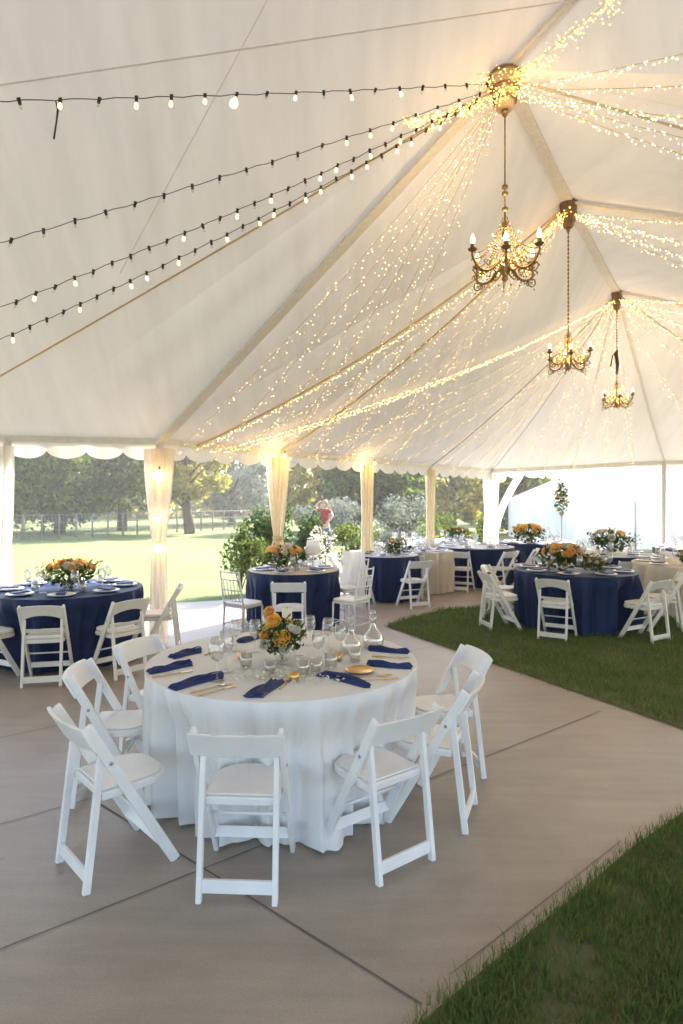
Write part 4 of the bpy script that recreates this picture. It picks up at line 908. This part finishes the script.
# ------------------------------------------------------------------ settings on the other tables
pl = thing('plate', 'x', 'plate'); MB().lathe([(.07, .001), (.09, .004), (.135, .016), (.135, .019), (.088, .008), (.001, .007)], n=22).build('dish', M['chair'], pl)
MB().prism([(-.045, -.09), (.045, -.09), (.04, .09), (-.04, .09)], .020, .036).build('napkin', M['navy_napkin'], pl, smooth=False, bevel=.005)
pfirst = [True]
nm = {'leftnavy': 'bright navy table near the corner drape', 'small': 'small navy table', 'row': 'navy table on the path', 'ivory': 'ivory table', 'far': 'navy table far down the path', 'lawn': 'navy table on the lawn', 'lawnback': 'second navy lawn table',
      'end': 'table with the tall flower stand', 'beige': 'beige table', 'endright': 'table by the bare tent pole', 'pale': 'white table by the swagged post', 'palerow': 'white table behind the ivory one'}
rs = random.Random(91)
for k, (x, y, r) in TB.items():
    if k == 'white': continue
    n = 8 if r > .7 else 6; zt = .757
    for i in range(n):
        a = i / n * 2 * math.pi + .3; px, py = x + (r - .19) * math.cos(a), y + (r - .19) * math.sin(a)
        lab = f'white plate with folded navy napkin on the {nm[k]}'; gp = f'plates on the {nm[k]}'
        if pfirst[0]: pfirst[0] = False; pl.location = (px, py, zt); pl.rotation_euler = (0, 0, a + math.pi / 2); pl['label'] = lab; pl['group'] = gp
        else: copy_tree(pl, (px, py, zt), a + math.pi / 2, lab, gp)
        a2 = a + .25; put_glass('w', x + (r - .36) * math.cos(a2), y + (r - .36) * math.sin(a2), zt, f'stemmed wine glass on the {nm[k]}', f'wine glasses on the {nm[k]}', 1.1)
        if i % 2 == 0: put_glass('t', x + (r - .42) * math.cos(a2 + .25), y + (r - .42) * math.sin(a2 + .25), zt, f'water tumbler on the {nm[k]}', f'tumblers on the {nm[k]}', 1.1)
t = thing('table_lamp', 'white table lamp with drum shade on the small navy table', 'lamp', (-.40, 8.72, .757))
MB().lathe([(.06, 0), (.06, .012), (.014, .022), (.012, .20), (.02, .22)], n=14).build('base', M['silver'], t)
mb = MB(); mb.lathe([(.115, .20), (.085, .38)], n=20); mb.f = [f_ for f_ in mb.f if len(f_) == 4]; mb.build('lamp_shade', M['shade'], t)
MB().ball((0, 0, .28), .03, 10, 6).build('bulb', M['shade'], t)
mb = MB(); fnl = lambda u_, v_: V((u_ - .5) * .40 + .02 * math.sin(v_ * 6), .02 * math.sin(u_ * 19) - .04 * v_, .92 - .62 * v_)
t = thing('lace_throw', 'pale lace throw hung over the back of a ballroom chair', 'throw', (.17, 9.22, .02), R(-35)); mb.grid(fnl, 20, 14); mb.build('cloth', M['sheer'], t)

hz = MB().box((5, 22, 4.5), (150, 100, 11)).build('haze', M['pole'], smooth=False); hz.data.materials.clear(); hm, ht, ho = new_mat('haze_air'); pv = ht.nodes.new('ShaderNodeVolumePrincipled')
pv.inputs['Density'].default_value = .0030; pv.inputs['Color'].default_value = (.95, .95, .93, 1); pv.inputs['Anisotropy'].default_value = .3; ht.links.new(pv.outputs[0], ho.inputs['Volume']); hz.data.materials.append(hm); tag(hz, 'thin pale haze in the air', 'haze', kind='stuff')
# ------------------------------------------------------------------ trees, shrubs, fence, marquee
def tree(name, label, x, y, h, cr, mat, seed, n=5200, leaf=.34, trunk=.22, lean=0, low=.3, group='trees beyond the meadow', flat=1.0):
    rg = np.random.default_rng(seed); rr = random.Random(seed)
    t = thing(name, label, 'tree', (x, y, -.03), rr.random() * 6.28, group)
    mb = MB(); top = V(lean, 0, h * .72)
    mb.tube([V(0, 0, 0), V(lean * .2, .05, h * .2), V(lean * .6, -.05, h * .45), top], [trunk * 1.25, trunk, trunk * .7, trunk * .25], 9)
    cl = []
    for i in range(22):
        a = i * 2.4 + rr.random(); zf = low + (1 - low) * ((i + .5) / 22); z = h * (zf * .92)
        prof = math.sin(math.pi * min(.97, max(.10, (zf - low * .7) / (1.03 - low * .7)))) ** .6
        rad = cr * prof * rr.uniform(.35, .95); c_ = V(lean * min(1, zf) + rad * math.cos(a), rad * math.sin(a), z)
        st = lerp(V(0, 0, 0), top, min(.95, max(.25, zf * .8))); mid = lerp(st, c_, .5) + V(0, 0, .15 * h * .2)
        mb.tube([st, mid, c_], [trunk * .38, trunk * .2, trunk * .06], 5); cl.append((c_, cr * rr.uniform(.28, .5)))
    mb.build('trunk', M['bark'], t)
    cs = []
    for c_, r_ in cl:
        k = n // len(cl); d = rg.normal(size=(k, 3)); d /= np.linalg.norm(d, axis=1)[:, None]
        q = np.array(c_) + d * (rg.random(k) ** .5)[:, None] * r_ * np.array([1, 1, .62 * flat]); cs.append(q)
    p, f = leaves_at(rg, np.concatenate(cs), leaf); raw('crown', p, f, mat, t); return t
def at(px, z): return (px - CX) / F * z
trees = [  # px, depth, height, crown radius, material, label
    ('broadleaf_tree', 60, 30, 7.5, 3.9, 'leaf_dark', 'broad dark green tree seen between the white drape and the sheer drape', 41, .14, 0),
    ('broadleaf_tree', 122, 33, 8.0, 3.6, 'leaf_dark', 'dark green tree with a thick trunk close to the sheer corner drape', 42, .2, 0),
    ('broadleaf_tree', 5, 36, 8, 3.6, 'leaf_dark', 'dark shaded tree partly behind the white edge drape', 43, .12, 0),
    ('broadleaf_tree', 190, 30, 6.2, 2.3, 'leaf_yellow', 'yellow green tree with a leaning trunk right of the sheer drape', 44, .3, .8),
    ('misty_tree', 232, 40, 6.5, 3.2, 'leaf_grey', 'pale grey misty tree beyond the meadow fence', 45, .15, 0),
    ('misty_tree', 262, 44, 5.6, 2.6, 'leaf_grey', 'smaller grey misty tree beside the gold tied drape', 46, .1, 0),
    ('broadleaf_tree', 318, 32, 5.0, 2.4, 'leaf_yellow', 'sunlit yellow green tree above the person in red', 47, .15, 0),
    ('broadleaf_tree', 352, 28, 4.6, 1.7, 'leaf_mid', 'mid green tree left of the third post', 48, .15, 0),
    ('broadleaf_tree', 398, 27, 4.6, 1.7, 'leaf_dark', 'dark green round tree between the third and fourth posts', 49, .1, 0),
    ('broadleaf_tree', 452, 33, 5.0, 2.1, 'leaf_yellow', 'glowing yellow tree between the fourth post and the swagged post', 50, .1, 0),
    ('broadleaf_tree', 482, 40, 6, 2.2, 'leaf_yellow', 'pale yellow tree just before the swagged post', 51, .1, 0),
    ('broadleaf_tree', 520, 30, 5.0, 1.8, 'leaf_mid', 'green tree between the swag and the far marquee', 52, .05, 0),
    ('broadleaf_tree', 640, 44, 9, 3.5, 'leaf_dark', 'dark tree rising behind the far marquee roof', 53, .2, 0),
    ('broadleaf_tree', 700, 42, 9, 3.2, 'leaf_dark', 'dark tree past the bare tent pole behind the marquee', 54, .2, 0)]
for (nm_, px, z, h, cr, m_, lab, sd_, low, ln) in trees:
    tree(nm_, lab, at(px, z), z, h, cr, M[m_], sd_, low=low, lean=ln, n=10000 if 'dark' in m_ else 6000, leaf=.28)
rg = np.random.default_rng(9); n = 30000
wx = rg.uniform(-60, 70, n); base = 4.0 + 1.6 * np.sin(wx * .31) + 1.2 * np.sin(wx * .83 + 1) + .8 * np.sin(wx * 1.9)
wz = rg.random(n) ** .8 * base; wy = 56 + rg.normal(0, 2.2, n) + 2 * np.sin(wx * .5)
p, f = leaves_at(rg, np.stack([wx, wy, wz], 1), .75); o = raw('distant_woods', p, f, M['leaf_yellow']); tag(o, 'hazy far woodland edge across the whole meadow', 'woods', kind='stuff')
def shrub(name, label, x, y, h, r, mat, seed, n=1500, leaf=.075, group='plants by the gold drape', pot=False, z0=0):
    rg = np.random.default_rng(seed); rr = random.Random(seed); t = thing(name, label, 'plant', (x, y, z0), 0, group)
    mb = MB(); cs = []
    for i in range(12):
        a = rr.random() * 6.28; ra = r * rr.uniform(.1, .8); z = h * rr.uniform(.3, .92); c_ = V(ra * math.cos(a), ra * math.sin(a), z)
        mb.tube([V(0, 0, 0), V(c_.x * .4, c_.y * .4, z * .6), c_], [.014, .010, .004], 5); k = n // 12
        d = rg.normal(size=(k, 3)); d /= np.linalg.norm(d, axis=1)[:, None]; cs.append(np.array(c_) + d * (rg.random(k) ** .5)[:, None] * np.array([r * .42, r * .42, h * .2]))
    c_ = np.concatenate(cs); c_[:, 2] = np.maximum(c_[:, 2], .03)
    mb.build('stems', M['bark'], t); p, f = leaves_at(rg, c_, leaf); raw('foliage', p, f, M[mat], t); return t
shrub('shrub', 'tall dark bush directly behind the gold tied drape', -1.3, 11.6, 1.6, .5, 'leaf', 61, 2600)
shrub('shrub', 'dark leafy clump sticking out over the meadow left of the gold drape', -1.85, 11.4, 1.25, .35, 'leaf_dark', 62, 900)
shrub('shrub', 'lighter green plant low in front of the dark bush', -1.55, 10.6, 1.0, .35, 'leaf_mid', 63, 900)
shrub('shrub', 'rounded green bush on the other side of the gold drape', -.6, 12.2, 1.4, .42, 'leaf', 64, 2000)
shrub('flowering_shrub', 'cream flowering plant behind the small table lamp', -.35, 11.2, 1.2, .4, 'petal_white', 65, 700, .05)
shrub('shrub', 'soft green bush below the person in red', .25, 12.9, 1.15, .5, 'leaf_mid', 66, 1400)
shrub('shrub', 'grey green bush behind the row of white tables', 1.6, 16.5, 1.7, 1.0, 'leaf_grey', 67, 2600)
shrub('shrub', 'low bush at the foot of the swagged post', 4.2, 17.5, 1.3, .5, 'leaf_mid', 68, 1200)
shrub('shrub', 'low green bush before the yellow trees', 3.0, 19.0, 1.3, 1.0, 'leaf_mid', 69, 2200)
shrub('shrub', 'broad bush behind the person in red', -.4, 21, 1.6, 1.3, 'leaf_grey', 70, 2600, .1)
# meadow fence
t = thing('meadow_fence', 'long pale wire fence with posts across the meadow', 'fence', (0, 0, 0))
fa, fb = V(at(-60, 23), 23, 0), V(at(300, 38), 38, 0); n = 26
for i in range(n + 1):
    p_ = lerp(fa, fb, i / n); MB().lathe([(.04, -.03), (.04, .98), (.025, 1.02)], (p_.x, p_.y, 0), 7).build('post', M['old_wire'], t)
for z_ in (.35, .65, 1.0): MB().tube([fa + V(0, 0, z_), fb + V(0, 0, z_)], .014, 5).build('rail', M['old_wire'], t)
mb = MB(); L_ = (fb - fa).length; k = int(L_ / .16)
for i in range(k): p_ = lerp(fa, fb, i / k); mb.bar(p_ + V(0, .02, .05), p_ + V(0, .02, .98), .012, .012)
mb.build('wire_mesh', M['old_wire'], t)
# far marquee
t = thing('marquee', 'blown out white marquee with closed side walls behind the far tables', 'tent', (13.7, 24, 0))
mw, md, eh, rh = 12.6, 7.0, 1.62, 3.6
wl = MB(); wl.grid(lambda u_, v_: V(-mw / 2 + mw * u_, -md / 2 + .03 * math.sin(u_ * 60), .02 + (eh - .02) * v_), 90, 6); wl.grid(lambda u_, v_: V(-mw / 2 + .03 * math.sin(u_ * 40), md / 2 - md * u_, .02 + (eh - .02) * v_), 50, 6); wl.grid(lambda u_, v_: V(-mw / 2 + mw * u_, md / 2, .02 + (eh - .02) * v_), 30, 3)
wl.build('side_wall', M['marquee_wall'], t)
rf = MB(); c4 = [V(-mw / 2 - .1, -md / 2 - .1, eh), V(mw / 2 + .1, -md / 2 - .1, eh), V(mw / 2 + .1, md / 2 + .1, eh), V(-mw / 2 - .1, md / 2 + .1, eh)]; rp = [V(-2.6, 0, rh), V(2.6, 0, rh - .3)]
for tr in ((c4[0], c4[1], rp[1]), (c4[0], rp[1], rp[0]), (c4[2], c4[3], rp[0]), (c4[2], rp[0], rp[1]), (c4[3], c4[0], rp[0]), (c4[1], c4[2], rp[1])): panel(rf, *tr, n=12, sag=.05)
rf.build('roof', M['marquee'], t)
for i, x in enumerate((-4.0, -1.0, 2.0)):
    MB().tube([(x, -md / 2 - .05, 0), (x, -md / 2 - .05, eh)], .03, 6).build('wall_pole', M['steel'], t)
    MB().tube([(x + .1, -md / 2 - .06, eh - .1), (x + 1.6, -md / 2 - .06, .3)], .012, 5).build('guy_rope', M['grey_rope'], t)
# person beyond the tables
t = thing('person', 'person in a red top and jeans with one arm raised to their blond head', 'person', (at(325, 19.5), 19.5, -.03), R(160))
def skin_obj(name, jts, edges, m, parent, root=0, lv=1):
    me = bpy.data.meshes.new(name); me.from_pydata([j[:3] for j in jts], edges, []); me.materials.append(m); o = bpy.data.objects.new(name, me); COL.objects.link(o); o.parent = parent
    q = o.modifiers.new('skin', 'SKIN'); q.use_smooth_shade = True
    for i, j in enumerate(jts): sv = me.skin_vertices[0].data[i]; sv.radius = (j[3], j[4] if len(j) > 4 else j[3]); sv.use_root = (i == root)
    q = o.modifiers.new('subsurf', 'SUBSURF'); q.levels = q.render_levels = lv; return o
bj = [(0, 0, .86, .13, .10), (0, 0, 1.05, .115, .09), (0, .02, 1.26, .14, .10), (0, .02, 1.38, .09, .07), (0, .03, 1.44, .05), (0, .06, 1.53, .075, .085), (0, .06, 1.63, .06, .07),
      (-.17, .02, 1.34, .055), (-.30, .10, 1.18, .042), (-.20, .22, 1.02, .035), (-.14, .28, .98, .03), (.17, .02, 1.35, .055), (.34, .06, 1.46, .042), (.16, .08, 1.62, .035), (.11, .08, 1.66, .03),
      (-.09, 0, .80, .085), (-.10, .02, .46, .06), (-.10, -.02, .10, .042), (-.10, .10, .05, .04), (.09, 0, .80, .085), (.11, .06, .46, .06), (.11, -.02, .10, .042), (.11, .10, .05, .04)]
be = [(0, 1), (1, 2), (2, 3), (3, 4), (4, 5), (5, 6), (3, 7), (7, 8), (8, 9), (9, 10), (3, 11), (11, 12), (12, 13), (13, 14), (0, 15), (15, 16), (16, 17), (17, 18), (0, 19), (19, 20), (20, 21), (21, 22)]
skin_obj('body', bj, be, M['skin'], t, lv=2)
skin_obj('red_top', [(0, 0, .88, .145, .115), (0, 0, 1.05, .13, .105), (0, .02, 1.26, .155, .115), (0, .02, 1.37, .10, .08), (-.17, .02, 1.34, .07), (-.25, .06, 1.25, .06), (.17, .02, 1.35, .07), (.26, .04, 1.41, .06)], [(0, 1), (1, 2), (2, 3), (3, 4), (4, 5), (3, 6), (6, 7)], M['red'], t, lv=2)
skin_obj('jeans', [(0, 0, .87, .14, .11), (-.09, 0, .78, .10), (-.10, .02, .46, .072), (-.10, -.02, .10, .058), (.09, 0, .78, .10), (.11, .06, .46, .072), (.11, -.02, .10, .058)], [(0, 1), (1, 2), (2, 3), (0, 4), (4, 5), (5, 6)], M['denim'], t, lv=2)
skin_obj('hair', [(0, -.04, 1.36, .07, .05), (0, -.02, 1.50, .11, .085), (0, .03, 1.62, .12, .11), (0, .07, 1.68, .08)], [(0, 1), (1, 2), (2, 3)], M['hair'], t, lv=2)
